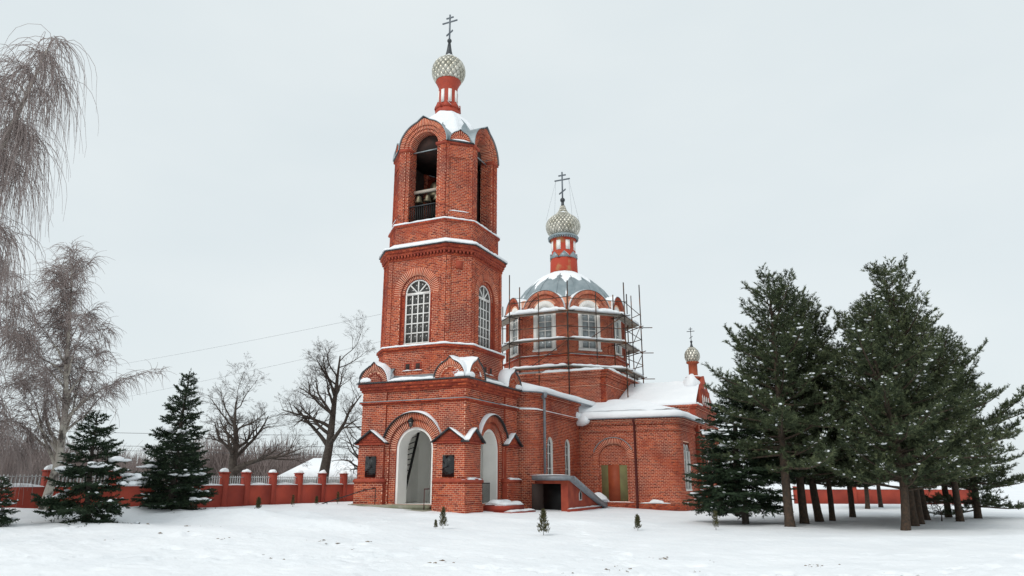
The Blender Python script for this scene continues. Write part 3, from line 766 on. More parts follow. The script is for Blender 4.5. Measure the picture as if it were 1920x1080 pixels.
def spire(c, z0, r0, z1, zball, rball, ztop, arm, m=('darkmetal', 'crossmetal'), conc=None):
    mb = MB()
    mb.lathe(conc or [(r0, z0), (r0 * 0.6, z0 + (z1 - z0) * 0.45), (r0 * 0.36, z1)], c, 14, 0)
    k = 9
    mb.lathe([(max(0.012, rball * math.sin(math.pi * i / k)), zball - rball * math.cos(math.pi * i / k)) for i in range(k + 1)], c, 14, 0)
    mb.build('finial', [m[0]], CH, smooth=True)
    x = MB(); t = arm * 0.075; H = ztop - zball
    x.box(c[0] - t, c[0] + t, c[1] - t, c[1] + t, zball, ztop)
    x.box(c[0] - t * .8, c[0] + t * .8, c[1] - arm, c[1] + arm, zball + H * 0.70, zball + H * 0.70 + 2 * t)
    x.box(c[0] - t * .8, c[0] + t * .8, c[1] - arm * .48, c[1] + arm * .48, zball + H * 0.86, zball + H * 0.86 + 2 * t)
    zl = zball + H * 0.30; b = arm * 0.42
    x.add([(c[0] + dx, c[1] + dy, zl + dz + (-dy * 0.62)) for dx in (-t, t) for dy in (-b, b) for dz in (-t, t)],
          [(0, 1, 3, 2), (4, 6, 7, 5), (0, 4, 5, 1), (2, 3, 7, 6), (0, 2, 6, 4), (1, 5, 7, 3)])
    x.build('cross', [m[1]], CH)
neck('tower_neck', T, 23.55, 0.60, 2.5, 0.55, 0.80, 0.80, ['redpaint', 'redpaint', 'white'], win=(0.16, 0.62))
onion(T, [(0.80, 26.08), (0.98, 26.35), (1.07, 26.70), (1.06, 27.0), (0.95, 27.32), (0.72, 27.6), (0.42, 27.8), (0.28, 27.95)], 9, 18, True, 0)
spire(T, 27.9, 0.34, 29.0, 29.1, 0.15, 31.05, 0.55, conc=[(0.40, 27.78), (0.25, 27.98), (0.17, 28.35), (0.08, 29.0)])
snow_strip(SNOW, [(T[0] - .32, T[1] + .2, 27.80), (T[0] - .25, T[1] - .15, 27.83), (T[0] - .05, T[1] - .38, 27.80)], 0.2, 0.14, 71)

# ------------------------------------------------------------------ refectory between tower and nave
sec = 'refectory_wall'; mb = CORE[sec]
RY = -0.75; RC = (8.1, 0.55); RR = 1.3; TX = 14.8
FW = FR((6.8, 0.55), (0, -1), (-1, 0)); FC = CY(RC, RR, math.pi, 1); FS = FR((8.1, RY), (1, 0), (0, -1)); AL = RR * math.pi / 2
RW = [(1.35, 0.47), (4.35, 0.47)]
slab(sec, FW, -0.5, 0.0, -0.8, 6.55, 0, 0.3); slab(sec, FC, 0, AL, -0.8, 6.55, 0, 0.3)
ww = TX - 8.1
def wins(za, zb): return [x for u, r in RW for x in arch_ex(u, r, 3.62, 1.3)(za, zb)]
zc = [(0.0, RW[0][0] + 1.5), (RW[0][0] + 1.5, ww)]
for (a, b), (u, r) in zip(zc, RW): arch_layer(mb, FS, a, b, -0.8, 6.55, u, r, 3.62, 1.3, 0, 0.22, MO, WH)
bricks(sec, FS, 0, ww, -0.7, 6.55, 0, wins)
for u, r in RW: ring(sec, FS, u, 3.62, r + 0.02, r + 0.22, -0.05, 0.03)
for z0, z1, d in ((5.30, 5.42, 0.06), (5.42, 5.56, 0.13), (6.35, 6.45, 0.08), (6.45, 6.6, 0.17)):
    for F, a, b in ((FW, -0.5, 0), (FC, 0, AL), (FS, 0, ww)): slab(sec, F, a, b, z0, z1, d, 0.3)
for F, a, b in ((FW, -0.5, 0), (FC, 0, AL), (FS, 0, ww)): slab(sec, F, a, b, -0.8, 0.25, 0.07, 0.2)
path = [FW.P(-0.45, 5.56, 0.08)] + [FC.P(AL * i / 8, 5.56, 0.08) for i in range(9)]
snow_strip(SNOW, path, 0.26, 0.12, 81); snow_strip(SNOW, [FS.P(0, 5.56, 0.07), FS.P(ww, 5.56, 0.07)], 0.16, 0.05, 82)
# low snow laden roof of the refectory
roof = MB()
eave = [FW.P(-0.8, 0, 0.28)] + [FC.P(AL * i / 6, 0, 0.28) for i in range(7)] + [FS.P(x, 0, 0.28) for x in np.linspace(0.3, 10.2, 24)]
def roof_bands(mb, eave, inner, z0, z1, over, seed, prof):
    """bands from an eave line to an inner line; prof = [(fraction, extra z)]"""
    b0 = len(mb.v); n = len(eave)
    for f, dz in prof:
        for (x, y, _), (x2, y2) in zip(eave, inner):
            p = np.array([x + (x2 - x) * f, y + (y2 - y) * f])
            nz = float(fbm(p * 0.9 + seed, 3, seed)) - 0.5
            j = 0.25 * nz if f > 0.01 else 0.1 * nz
            mb.v.append((p[0], p[1], z0 + (z1 - z0) * max(f, 0) + dz + j * (0.5 if dz > 0 else 0)))
    for k in range(len(prof) - 1):
        for i in range(n - 1):
            mb.f.append([b0 + k * n + i, b0 + k * n + i + 1, b0 + (k + 1) * n + i + 1, b0 + (k + 1) * n + i]); mb.m.append(0)
inner = [(9.0, 3.4)] * 8 + [(x + 8.1, 3.4) for x in np.linspace(0.3, 10.2, 24)]
RP_ = [(0.0, 0.0), (-0.012, 0.06), (-0.012, 0.18), (0.0, 0.30), (0.03, 0.36), (0.1, 0.38), (0.3, 0.38), (0.6, 0.38), (1.0, 0.38)]
roof_bands(roof, eave, inner, 6.6, 7.7, 0, 3, RP_)
gut = MB()
gut.tube([(x, y, 6.60) for x, y, _ in eave], 0.05, 6)
# ------------------------------------------------------------------ south transept
sec = 'transept_wall'; mb = CORE[sec]
TSY = -7.5; TR = 0.75
GW = FR((TX, RY), (0, -1), (-1, 0)); tw = -TSY + RY - TR + 0.0                # W wall length before the rounded corner
tw = (-RY * 0 + 0) + (abs(TSY) - abs(RY) - TR)
GC = CY((TX + TR, TSY + TR), TR, math.pi, 1); GS = FR((TX + TR, TSY), (1, 0), (0, -1)); TL = TR * math.pi / 2; tsl = 5.0
TTOP = 5.48
uc = 3.1 + RY                                # blind arch
arch_layer(mb, GW, -0.5, tw, -1.0, TTOP, uc, 1.02, 2.85, 0.22, 0, 0.10, MO, RE)
slab(sec, GW, uc - 1.05, uc + 1.05, 0.2, 3.95, -0.10, 0.2)
bricks(sec, GW, 0.0, tw, -0.2, TTOP, 0, arch_ex(uc, 1.02, 2.85, 0.22))
ring(sec, GW, uc, 2.85, 1.04, 1.40, -0.05, 0.05)
shell(mb, GW, uc, 2.85, 1.41, 0.04, -0.05, 0.10, ZI, 25, 160)
for s2 in (-1, 1): slab(sec, GW, min(uc + s2 * 1.04, uc + s2 * 1.38), max(uc + s2 * 1.04, uc + s2 * 1.38), 0.22, 2.85, 0.04, 0.1)
slab(sec, GC, 0, TL, -1.0, TTOP, 0, 0.3)
bricks(sec, GS, 0, tsl, -0.2, TTOP, 0, lambda za, zb: [(0.32, 2.12)] if zb > 0.9 and za < 3.95 else [])
GSW = [(0.32, 2.12)]
for a, b, z0, z1 in ((0, 0.32, -1, TTOP), (2.12, tsl, -1, TTOP), (0.32, 2.12, -1, 0.9), (0.32, 2.12, 3.95, TTOP)): face(sec, GS, a, b, z0, z1, 0)
mb.fbox(GS, 0.30, 2.14, 0.88, 3.97, -0.20, -0.12, RE)
for z0, z1, d in ((4.62, 4.72, 0.05), (4.72, 4.84, 0.09), (5.08, 5.2, 0.10), (5.2, 5.34, 0.15), (5.34, 5.48, 0.21)):
    for F, a, b in ((GW, 0.0, tw), (GC, 0, TL), (GS, 0, tsl)): slab(sec, F, a, b, z0, z1, d, 0.3)
for F, a, b in ((GW, 0, uc - 1.42), (GW, uc + 1.42, tw), (GC, 0, TL), (GS, 0, tsl)):
    slab(sec, F, a, b, -1.1, 0.12, 0.10, 0.3, m=PL, mside=PL)
slab(sec, GW, uc - 1.42, uc + 1.42, -1.1, 0.16, 0.12, 0.3, m=PL, mside=PL)
snow_strip(SNOW, [GW.P(uc - 1.3, 0.16, 0.04), GW.P(uc + 1.3, 0.16, 0.04)], 0.12, 0.04, 83)
snow_strip(SNOW, [GW.P(uc + 1.7, 0.12, 0.05), GW.P(tw, 0.12, 0.05)], 0.16, 0.07, 84)
snow_lump(SNOW, GW.P(tw - 0.9, 0.14, 0.06), 0.10, 0.5, 0.20, 3)
te = [GW.P(u, 0, 0.32) for u in np.linspace(-0.2, tw, 20)] + [GC.P(TL * i / 8, 0, 0.32) for i in range(1, 9)] + [GS.P(u, 0, 0.32) for u in np.linspace(0.3, 6.5, 14)]
def inset(x, y):
    c = (TX + TR, TSY + TR)
    if x < c[0] and y < c[1]: return TR + 0.32 - math.hypot(x - c[0], y - c[1])
    return min(x - (TX - 0.32), y - (TSY - 0.32))
def toward(x, y, k):                          # point k metres inside the eave
    c = (TX + TR, TSY + TR)
    if x < c[0] and y < c[1]:
        d = math.hypot(x - c[0], y - c[1]); return (c[0] + (x - c[0]) * (1 - k / d), c[1] + (y - c[1]) * (1 - k / d))
    return (x + k, y) if x < c[0] else (x, y + k)
ti = [toward(x, y, 0.55) for x, y, _ in te]
roof_bands(roof, te, ti, 5.5, 5.62, 0, 7, [(0.0, 0.0), (-0.10, 0.05), (-0.12, 0.16), (0.0, 0.30), (0.25, 0.38), (1.0, 0.43)])
gxs = np.arange(TX - 0.3, 21.0, 0.18); gys = np.arange(TSY - 0.3, 0.6, 0.18); b0 = len(roof.v)
for y in gys:
    for x in gxs:
        d_ = inset(x, y); nz = float(fbm(np.array([x, y]) * 0.7 + 4, 3, 7)) - 0.5
        roof.v.append((x, y, 5.92 + 0.30 * min(max(d_, 0), 4.2) + 0.22 * nz))
nx = len(gxs)
for j in range(len(gys) - 1):
    for i in range(nx - 1):
        if min(inset(gxs[i + a_], gys[j + b_]) for a_ in (0, 1) for b_ in (0, 1)) > 0.30:
            roof.f.append([b0 + j * nx + i, b0 + j * nx + i + 1, b0 + (j + 1) * nx + i + 1, b0 + (j + 1) * nx + i]); roof.m.append(0)
gut.tube([(x, y, 5.50) for x, y, _ in te], 0.055, 6)
snow_lump(SNOW, GW.P(0.35, 5.38, 0.30), 0.35, 0.55, 0.30, 7, False)
snow_lump(SNOW, GW.P(-0.3, 5.75, 0.2), 0.5, 0.6, 0.35, 8, False)
# ------------------------------------------------------------------ nave square and octagonal drum
sec = 'nave_wall'; mb = CORE[sec]
NQ = (23.2, 3.4); NH = 5.1
for k in 'WS':
    F = face_frame(NQ, DIRS[k], NH)
    slab(sec, F, -NH + (0 if k == 'S' else 0), NH - 0.004, 5.0, 9.0, 0.0, 0.4)
    for z0, z1, d in ((8.22, 8.34, 0.07), (8.82, 9.0, 0.12), (9.0, 9.2, 0.22), (9.2, 9.32, 0.32)):
        slab(sec, F, -NH - d, NH + d - 0.003, z0, z1, d, 0.5)
    snow_strip(SNOW, [F.P(-4.9, 9.33, 0.1), F.P(NH, 9.33, 0.1)] if k == 'S' else [F.P(0.2, 9.33, 0.1), F.P(NH, 9.33, 0.1)], 0.5, 0.2, 91)
mb.prism(sq(NQ, NH - 0.05), 9.0, 9.34, RE); mb.prism(sq(NQ, NH + 0.3), 9.32, 9.36, DM)
mb.prism(sq(NQ, NH + 0.25), 9.36, 9.9, SN, poly1=sq(NQ, 3.4))
sec = 'drum_wall'; mb = CORE[sec]
D = (23.6, 3.4); A4 = 4.55; H4 = A4 * math.tan(math.pi / 8)
for k in ('W', 'SW', 'S', 'NW', 'SE', 'N', 'E', 'NE'):
    F, hl = octf(D, A4, H4, k); vis = k in ('W', 'SW', 'S', 'NW')
    if vis:
        arch_layer(mb, F, -hl, hl, 9.0, 15.4, 0, 0.95, 14.3, 11.22, 0, 0.12, MO, WH)
        bricks(sec, F, -hl, hl, 10.9, 14.9, 0, arch_ex(0, 0.95, 14.3, 11.22))
        for s2 in (-1, 1): slab(sec, F, min(s2 * (hl - .3), s2 * hl), max(s2 * (hl - .3), s2 * hl), 10.9, 14.2, 0.05, 0.1)
        ring(sec, F, 0, 14.3, 1.12, 1.42, -0.1, 0.05)
        ring(sec, F, 0, 14.3, 1.43, 1.74, -0.2, 0.20)
        shell(mb, F, 0, 14.3, 1.75, 0.025, -2.6, 0.24, ZI, 0, 180, 0.0)
        snow_shell(SNOW, F, 0, 14.3, 1.79, 0.10, -2.2, 0.22, 95, 175, 5)
        snow_shell(SNOW, F, 0, 14.3, 1.79, 0.10, -2.2, 0.22, 5, 60, 6)
    else: face(sec, F, -hl, hl, 9.0, 15.0, 0)
    F2, hl2 = octf(D, A4, H4, k, 0.18)
    face(sec, F2, -hl2, hl2, 9.0, 10.8, 0)
    if vis: bricks(sec, F2, -hl2, hl2, 9.3, 10.75, 0)
oct_bricks(sec, D, A4, H4, 0.28, 10.72, 10.84); mb.prism(octa(D, A4, H4, 0.28), 10.72, 10.84, RE); mb.prism(octa(D, A4, H4, 0.26), 10.84, 10.95, RE, poly1=octa(D, A4, H4, 0.02))
mb.prism(octa(D, A4, H4, 0.10), 10.1, 10.24, RE); mb.prism(octa(D, A4, H4, 0.24), 10.1, 10.2, RE)
oct_snow(D, A4, H4, 0.15, 10.86, 0.14, 0.05, 92)
DOME = [(4.60, 14.35), (4.5, 14.9), (4.25, 15.55), (3.85, 16.25), (3.35, 16.95), (2.65, 17.6), (1.9, 18.12), (1.1, 18.5)]
mb.lathe(DOME, D, 16, ZI, math.pi / 16)
for i in range(16):
    a = math.pi / 16 + i * math.pi / 8
    mb.tube([(D[0] + (r + .01) * math.cos(a), D[1] + (r + .01) * math.sin(a), z) for r, z in DOME], 0.04, 5, ZI)
snow_cap(SNOW, DOME, D, 16, 9, 0.16, -0.03, math.pi / 16, None, 0.40, 0.56)
neck('nave_neck', D, 18.5, 1.04, 3.3, 1.45, 1.20, 1.18, ['neckpaint', 'zinc', 'white'], win=(0.34, 0.80))
nk = MB()
nk.lathe([(1.06, 21.72), (1.34, 21.80), (1.34, 21.88), (1.2, 22.02), (1.0, 22.1)], D, 20, 0)
for i in range(40):
    a = 2 * math.pi * i / 40; N = (math.cos(a), math.sin(a)); Fd = face_frame(D, N, 1.27)
    nk.fbox(Fd, -0.055, 0.055, 21.62, 21.82, -0.1, 0.03, 0)
nk.build('neck_cornice', ['zinc'], CH, kind='stuff')
onion(D, [(1.0, 22.05), (1.32, 22.3), (1.49, 22.7), (1.50, 23.05), (1.36, 23.45), (1.05, 23.75), (0.68, 24.0), (0.44, 24.25), (0.28, 24.55), (0.20, 24.85)], 13, 26, False, 0)
spire(D, 24.8, 0.22, 25.3, 25.42, 0.22, 28.1, 0.72, conc=[(0.20, 24.8), (0.13, 25.0), (0.12, 25.3)])
snow_strip(SNOW, [(D[0] - .5, D[1] + .3, 23.98), (D[0] - .45, D[1] - .2, 24.02), (D[0] - .1, D[1] - .55, 23.98)], 0.3, 0.16, 72)
guy = MB()
for s2 in (-1, 1):
    for dx in (-0.6, 0.6): guy.tube([(D[0], D[1] + s2 * .62, 27.3), (D[0] + dx * 1.6, D[1] + s2 * 1.2, 23.4)], 0.008, 4)
guy.build('cross_stay_wires', ['crossmetal'], CH, kind='stuff')
# ------------------------------------------------------------------ east chapel with its gable and little cupola
sec = 'chapel_wall'; mb = CORE[sec]
X0, X1, YS = 20.3, 28.6, -7.62; XC = 24.3
KS = FR((XC, YS), (1, 0), (0, -1)); KW = FR((X0, YS), (0, -1), (-1, 0)); hw = (X1 - X0) / 2
slab(sec, KS, -hw, hw, -1.0, 6.7, 0, 0.4); slab(sec, KW, -6.0, -0.004, 3.0, 6.7, 0, 0.3)
slab(sec, FR((X1, YS), (0, 1), (1, 0)), 0.004, 8, -1, 6.7, 0, 0.3, brick=False, m=RE)
for z0, z1, d in ((5.35, 5.5, 0.1), (5.5, 5.62, 0.18), (6.5, 6.62, 0.1), (6.62, 6.76, 0.2)):
    slab(sec, KS, -hw - d, hw + d, z0, z1, d, 0.4); 
    if z0 > 6: slab(sec, KW, -6.0, d - 0.004, z0, z1, d, 0.4)
for u in (-3.9, -2.6, 2.6, 3.9): slab(sec, KS, u - 0.28, u + 0.28, -1.0, 5.35, 0.14, 0.2)
for u in (-1.6, 0.0, 1.6):
    mb.fbox(KS, u - 0.42, u + 0.42, 1.4, 3.8, -0.05, 0.05, WH); mb.fbox(KS, u - 0.28, u + 0.28, 1.6, 3.7, 0.0, 0.06, IN)
gp = [(-2.5, 6.76), (2.5, 6.76), (2.4, 7.4), (1.9, 7.95), (1.3, 8.3), (0.55, 8.75), (0.0, 9.3), (-0.55, 8.75), (-1.3, 8.3), (-1.9, 7.95), (-2.4, 7.4)]
mb.fpoly(KS, gp, -0.5, 0.04, RE)
for u in (-1.2, -0.4, 0.4, 1.2): mb.fpoly(KS, [(u - .16, 7.0), (u + .16, 7.0), (u + .16, 7.55), (u, 7.75), (u - .16, 7.55)], 0.03, 0.07, WH)
bricks(sec, KS, -1.9, 1.9, 6.8, 8.2, 0.04, lambda za, zb: [(u - .2, u + .2) for u in (-1.2, -.4, .4, 1.2)] if za < 7.7 else [])
snow_strip(SNOW, [KS.P(-hw, 6.78, 0.0), KS.P(-2.4, 6.78, 0.0)], 0.5, 0.16, 93); snow_strip(SNOW, [KS.P(2.4, 6.78, 0.0), KS.P(hw, 6.78, 0.0)], 0.5, 0.16, 94)
snow_strip(SNOW, [KS.P(-hw, 5.63, 0.1), KS.P(hw, 5.63, 0.1)], 0.2, 0.07, 95)
n = 26
ce = [(X0 - 0.15, y, 0) for y in np.linspace(YS - 0.1, -1.8, n)]; ci = [(XC, y) for y in np.linspace(YS + 0.3, -1.8, n)]
roof_bands(roof, ce, ci, 6.7, 8.6, 0, 11, RP_)
roof_bands(roof, [(X1 + 0.15, y, 0) for _, y, _ in ce], ci, 6.7, 8.6, 0, 12, RP_)
CC = (XC, YS + 0.75)
for (cx_, cy_, cz_, r_, h_) in ((XC, YS + 0.9, 8.3, 1.3, 1.1),): snow_lump(SNOW, (cx_, cy_, cz_), r_, 0.9, h_, 12)
nk = MB(); nk.lathe([(0.62, 9.05), (0.62, 9.25), (0.34, 9.32), (0.34, 10.25), (0.50, 10.36), (0.50, 10.42)], CC, 14, 0)
nk.build('chapel_neck', ['doorred'], CH)
snow_lump(SNOW, (CC[0], CC[1], 9.24), 0.6, 0.6, 0.16, 2)
onion(CC, [(0.40, 10.42), (0.55, 10.65), (0.60, 10.92), (0.54, 11.2), (0.38, 11.42), (0.2, 11.6)], 5, 12, False, 0)
spire(CC, 11.5, 0.2, 12.0, 12.05, 0.10, 13.2, 0.30, m=('darkmetal', 'darkmetal'), conc=[(0.17, 11.55), (0.09, 11.75), (0.05, 12.0)])
snow_lump(SNOW, (CC[0], CC[1], 11.42), 0.3, 0.3, 0.16, 9)

rf = roof.build('roof', ['snow'], CH, smooth=True)
gut.build('gutter', ['gutter'], CH)
# ------------------------------------------------------------------ assemble walls: mortar core, brickwork, single bricks
ROT = Matrix.Rotation(CH_ROT, 4, 'Z'); OFF = Vector((CX, CY0, 0))
single = []
for sec in ORDER:
    w = CORE[sec].build(sec, MATS, CH)
    Vs, Rn = [], []
    for it in BRK[sec]:
        if isinstance(it, tuple):
            F, R, d = it
            if sec == 'tower_base_wall' and isinstance(F, FR):
                full = (np.abs(R[:, 1] - R[:, 0] - (BL - BG)) < 1e-4) & (np.abs(R[:, 3] - R[:, 2] - (BH - BG)) < 1e-4) & (R[:, 2] > 0.36) & (R[:, 3] < 3.4) & (R[:, 0] > (1.5 if F.N[0] < -0.5 else -3.5)) & (R[:, 1] < (3.6 if F.N[0] < -.5 else -1.4)) & (d > 0.1)
                for r in R[full]: single.append((F, r, d))
                R = R[~full]
            if not len(R): continue
            u = R[:, [0, 1, 1, 0]]; z = R[:, [2, 2, 3, 3]]
            jit = RNG.uniform(-0.003, 0.004, (len(R), 1))
            f = F.PA(u, z, np.full(u.shape, d + 0.011) + jit); b = F.PA(u, z, np.full(u.shape, d - 0.01))
            Vs.append(np.concatenate([f, b], 1).reshape(-1, 3)); Rn.append(RNG.random(len(R)))
        else:
            Vs.append(np.array(it)); Rn.append(RNG.random(1))
    V = np.concatenate(Vs); rn = np.concatenate(Rn); n = len(V) // 8
    base = np.array([[0, 1, 2, 3], [0, 4, 5, 1], [1, 5, 6, 2], [2, 6, 7, 3], [3, 7, 4, 0]])
    fc = (np.arange(n)[:, None, None] * 8 + base[None]).reshape(-1, 4)
    o = link(bpy.data.objects.new('brickwork', np_mesh('brickwork', V, fc, 'brick', None, np.repeat(rn, 5))), w)
    o['kind'] = 'stuff'
    if sec == 'tower_base_wall':
        random.shuffle(single)
        single.sort(key=lambda t: abs(t[1][2] - 1.9) + (0 if t[0].N[0] < -.5 else 0.5))
        me = None
        a, h = (BL - BG) / 2, (BH - BG) / 2
        m1 = MB(); m1.box(-a, a, -0.011, 0.02, -h, h)
        me = np_mesh('brick', m1.v, m1.f, 'brick', None, np.zeros(6))
        rest = MB()
        for i, (F, r, d) in enumerate(single):
            p = F.P((r[0] + r[1]) / 2, (r[2] + r[3]) / 2, d)
            ang = math.atan2(F.U[1], F.U[0])
            if i < 190:
                b = link(bpy.data.objects.new('brick', me), w); b.location = p; b.rotation_euler = (0, 0, ang)
            else:
                q = Matrix.Translation(p) @ Matrix.Rotation(ang, 4, 'Z')
                rest.add([q @ Vector(v) for v in m1.v], m1.f)
        if rest.f:
            o2 = link(bpy.data.objects.new('brickwork', np_mesh('brickwork', rest.v, rest.f, 'brick', None, np.repeat(RNG.random(len(rest.f) // 6), 6))), w); o2['kind'] = 'stuff'
        for pts in VOUS:
            b = link(bpy.data.objects.new('brick', np_mesh('brick', pts, [list(x) for x in base], 'brick', None, np.zeros(5))), w)
# ------------------------------------------------------------------ windows
def pane(par, F, pts, d, m):
    mb = MB(); mb.fpoly(F, pts, d - 0.015, d, 0); return mb.build('pane', [m], par)
def tall_window(F, r, zs, zb, d):
    """white arched frame, 4 x 5 panes and a fan light"""
    mb = MB(); t = 0.085; n = 18
    arc = lambda R: [(R * math.cos(math.pi * i / n), zs + R * math.sin(math.pi * i / n)) for i in range(n + 1)]
    o_, i_ = arc(r), arc(r - t)
    for i in range(n): mb.fpoly(F, [i_[i], o_[i], o_[i + 1], i_[i + 1]], d, d + 0.07, 0)
    for s in (-1, 1): mb.fpoly(F, [(s * (r - t), zb), (s * r, zb), (s * r, zs), (s * (r - t), zs)], d, d + 0.07)
    mb.fbox(F, -r, r, zb - 0.02, zb + t, d, d + 0.09)
    mb.fbox(F, -r + t, r - t, zs - 0.07, zs + 0.07, d, d + 0.065)
    H = zs - 0.07 - zb - t; W = 2 * (r - t)
    for k in (1, 2, 3): mb.fbox(F, -r + t + W * k / 4 - 0.032, -r + t + W * k / 4 + 0.032, zb + t, zs - 0.07, d, d + 0.055)
    for k in (1, 2, 3, 4): mb.fbox(F, -r + t, r - t, zb + t + H * k / 5 - 0.032, zb + t + H * k / 5 + 0.032, d, d + 0.050)
    for a in (45, 90, 135):
        c, s = math.cos(math.radians(a)), math.sin(math.radians(a)); w = 0.035; R = r - t * 0.5
        mb.fpoly(F, [(-s * w, zs + c * w), (s * w, zs - c * w), (R * c + s * w, zs + R * s - c * w), (R * c - s * w, zs + R * s + c * w)], d, d + 0.055)
    o = mb.build('window', ['frame'], CH)
    for i in range(4):
        for j in range(5):
            u0 = -r + t + W * i / 4; z0 = zb + t + H * j / 5
            pane(o, F, [(u0, z0), (u0 + W / 4, z0), (u0 + W / 4, z0 + H / 5), (u0, z0 + H / 5)], d + 0.02 + 0.004 * ((i + j) % 2), 'glass')
    for a in (0, 45, 90, 135):
        A = [math.radians(a + x) for x in (0, 15, 30, 45)]
        pane(o, F, [(0, zs)] + [((r - t) * math.cos(x), zs + (r - t) * math.sin(x)) for x in A], d + 0.02, 'glass')
for k in 'WS':
    F, hl = octf(T, A2, H2, k); tall_window(F, WR - 0.01, WZS, WZB + 0.03, -0.24)
def small_window(F, uc, r, zs, zb, d, m, mull=1, bars=(0.33, 0.66)):
    G_ = FR(F.P(uc, 0, 0)[:2], F.U[:2], F.N[:2]); mb = MB(); t = r * 0.14; n = 12
    arc = lambda R: [(R * math.cos(math.pi * i / n), zs + R * math.sin(math.pi * i / n)) for i in range(n + 1)]
    o_, i_ = arc(r), arc(r - t)
    for i in range(n): mb.fpoly(G_, [i_[i], o_[i], o_[i + 1], i_[i + 1]], d, d + 0.06)
    for s in (-1, 1): mb.fpoly(G_, [(s * (r - t), zb), (s * r, zb), (s * r, zs), (s * (r - t), zs)], d, d + 0.06)
    mb.fbox(G_, -r, r, zb, zb + t, d, d + 0.08)
    zt = zs + r - t
    if mull: mb.fbox(G_, -t / 2.4, t / 2.4, zb + t, zt, d, d + 0.045)
    zz = [zb + t] + [zb + t + (zt - zb - t) * b for b in bars] + [zs]
    for z in zz[1:]: mb.fbox(G_, -r + t, r - t, z - t / 2.6, z + t / 2.6, d, d + 0.04)
    o = mb.build('window', ['frame'], CH)
    for i in range(len(zz) - 1):
        for s in (-1, 1): pane(o, G_, [(min(0, s * (r - t)), zz[i]), (max(0, s * (r - t)), zz[i]), (max(0, s * (r - t)), zz[i + 1]), (min(0, s * (r - t)), zz[i + 1])], d + 0.015 + 0.004 * (i % 2), m)
    pane(o, G_, [(x, z) for x, z in i_], d + 0.018, m)
for u, r in RW: small_window(FS, u, r - 0.03, 3.62, 1.3, -0.14, 'glass')
for u in (0.77, 1.67): small_window(GS, u, 0.42, 3.40, 0.95, -0.10, 'glass')
dp = MB()
for u in (0.77, 1.67):
    for s in (-1, 1): dp.fbox(GS, u + s * 0.44 - 0.04, u + s * 0.44 + 0.04, 0.9, 3.4, -0.29, 0.03)
dp.fbox(GS, 0.32, 2.12, 0.86, 0.95, -0.3, 0.06)
dp.build('window_reveal', ['white'], CH)
for k in ('W', 'SW', 'S', 'NW'):
    F, hl = octf(D, A4, H4, k)
    mb = MB(); n = 16
    # broad white plaster surround
    r0, r1 = 0.64, 0.94
    for i in range(n):
        a, b = math.pi * i / n, math.pi * (i + 1) / n
        mb.fpoly(F, [(r0 * math.cos(a), 14.10 + r0 * math.sin(a)), (r1 * math.cos(a), 14.3 + r1 * math.sin(a)), (r1 * math.cos(b), 14.3 + r1 * math.sin(b)), (r0 * math.cos(b), 14.10 + r0 * math.sin(b))], -0.12, 0.03)
    for s in (-1, 1): mb.fpoly(F, [(s * r0, 11.3), (s * r1, 11.3), (s * r1, 14.3), (s * r0, 14.10)], -0.12, 0.03)
    mb.fbox(F, -1.0, 1.0, 11.2, 11.34, -0.12, 0.12)
    mb.build('window_surround', ['white'], CH)
    snow_strip(SNOW, [F.P(-0.95, 11.34, 0.06), F.P(0.95, 11.34, 0.06)], 0.10, 0.05, 15)
    small_window(F, 0, 0.635, 14.10, 11.36, -0.12, 'glass_reflect', 1, (0.22, 0.44, 0.66))
# ------------------------------------------------------------------ doors, pipes and other fittings of the building
dr = MB(); dr.fbox(GW, uc - 0.87, uc + 0.87, 0.24, 2.5, -0.09, -0.05, 0)
dmain = dr.build('boarded_door', ['doorgreen'], CH)
dr = MB(); dr.fbox(GW, uc - 0.40, uc + 0.37, 0.24, 2.5, -0.06, -0.02, 0); dr.build('door_leaf', ['doorred'], dmain)
pp = MB(); p0 = FC.P(AL, 0, 0)
pp.tube([(p0[0] - .1, p0[1] - .1, 6.5), (p0[0] - .02, p0[1] - .22, 6.2), (p0[0] - 0.02, p0[1] - .22, 1.9)], [0.13, 0.085, 0.085], 10)
pp.tube([(p0[0] - .1, p0[1] - .3, 6.62), (p0[0] - .1, p0[1] - .3, 6.3)], [0.17, 0.1], 10)
pp.build('downpipe', ['gutter'], CH)
pp = MB(); u_ = 4.62 + RY
pp.tube([GW.P(u_, 5.5, 0.28), GW.P(u_, 5.3, 0.28), GW.P(u_, 4.9, 0.12), GW.P(u_, 0.3, 0.12), GW.P(u_ , -0.25, 0.16), GW.P(u_, -0.4, 0.3)], 0.075, 8)
pp.build('downpipe', ['redpipe'], CH)
SNOW.build('roof_snow', ['snow'], CH, smooth=True, kind='stuff')
# ------------------------------------------------------------------ things hung in, on or beside the church
def local_thing(name, label, cat, e, s, z=0.0, group=None):
    return thing(name, label, cat, to_world(e, s, z), CH_ROT, group)
bt = local_thing('bell_stand', 'grey timber beam with railing inside the belfry opening', 'bell stand', T[0] - 2.0, -T[1], 15.75)
b_ = MB(); b_.box(-0.08, 0.08, -1.2, 1.2, 2.05, 2.22); b_.build('beam', ['plank'], bt, rnd=True)
for i in range(15):
    b_ = MB(); b_.box(-0.5, -0.46, -0.95 + i * 0.13, -0.91 + i * 0.13, 0.0, 1.05); b_.build('baluster', ['black'], bt)
b_ = MB(); b_.box(-0.53, -0.43, -0.97, 0.97, 1.05, 1.1); b_.build('handrail', ['darkmetal'], bt)
lb = ['small bronze bell nearest the left jamb of the belfry opening', 'small bronze bell hanging in the middle of the belfry row', 'small bronze bell at the right end of the belfry row']
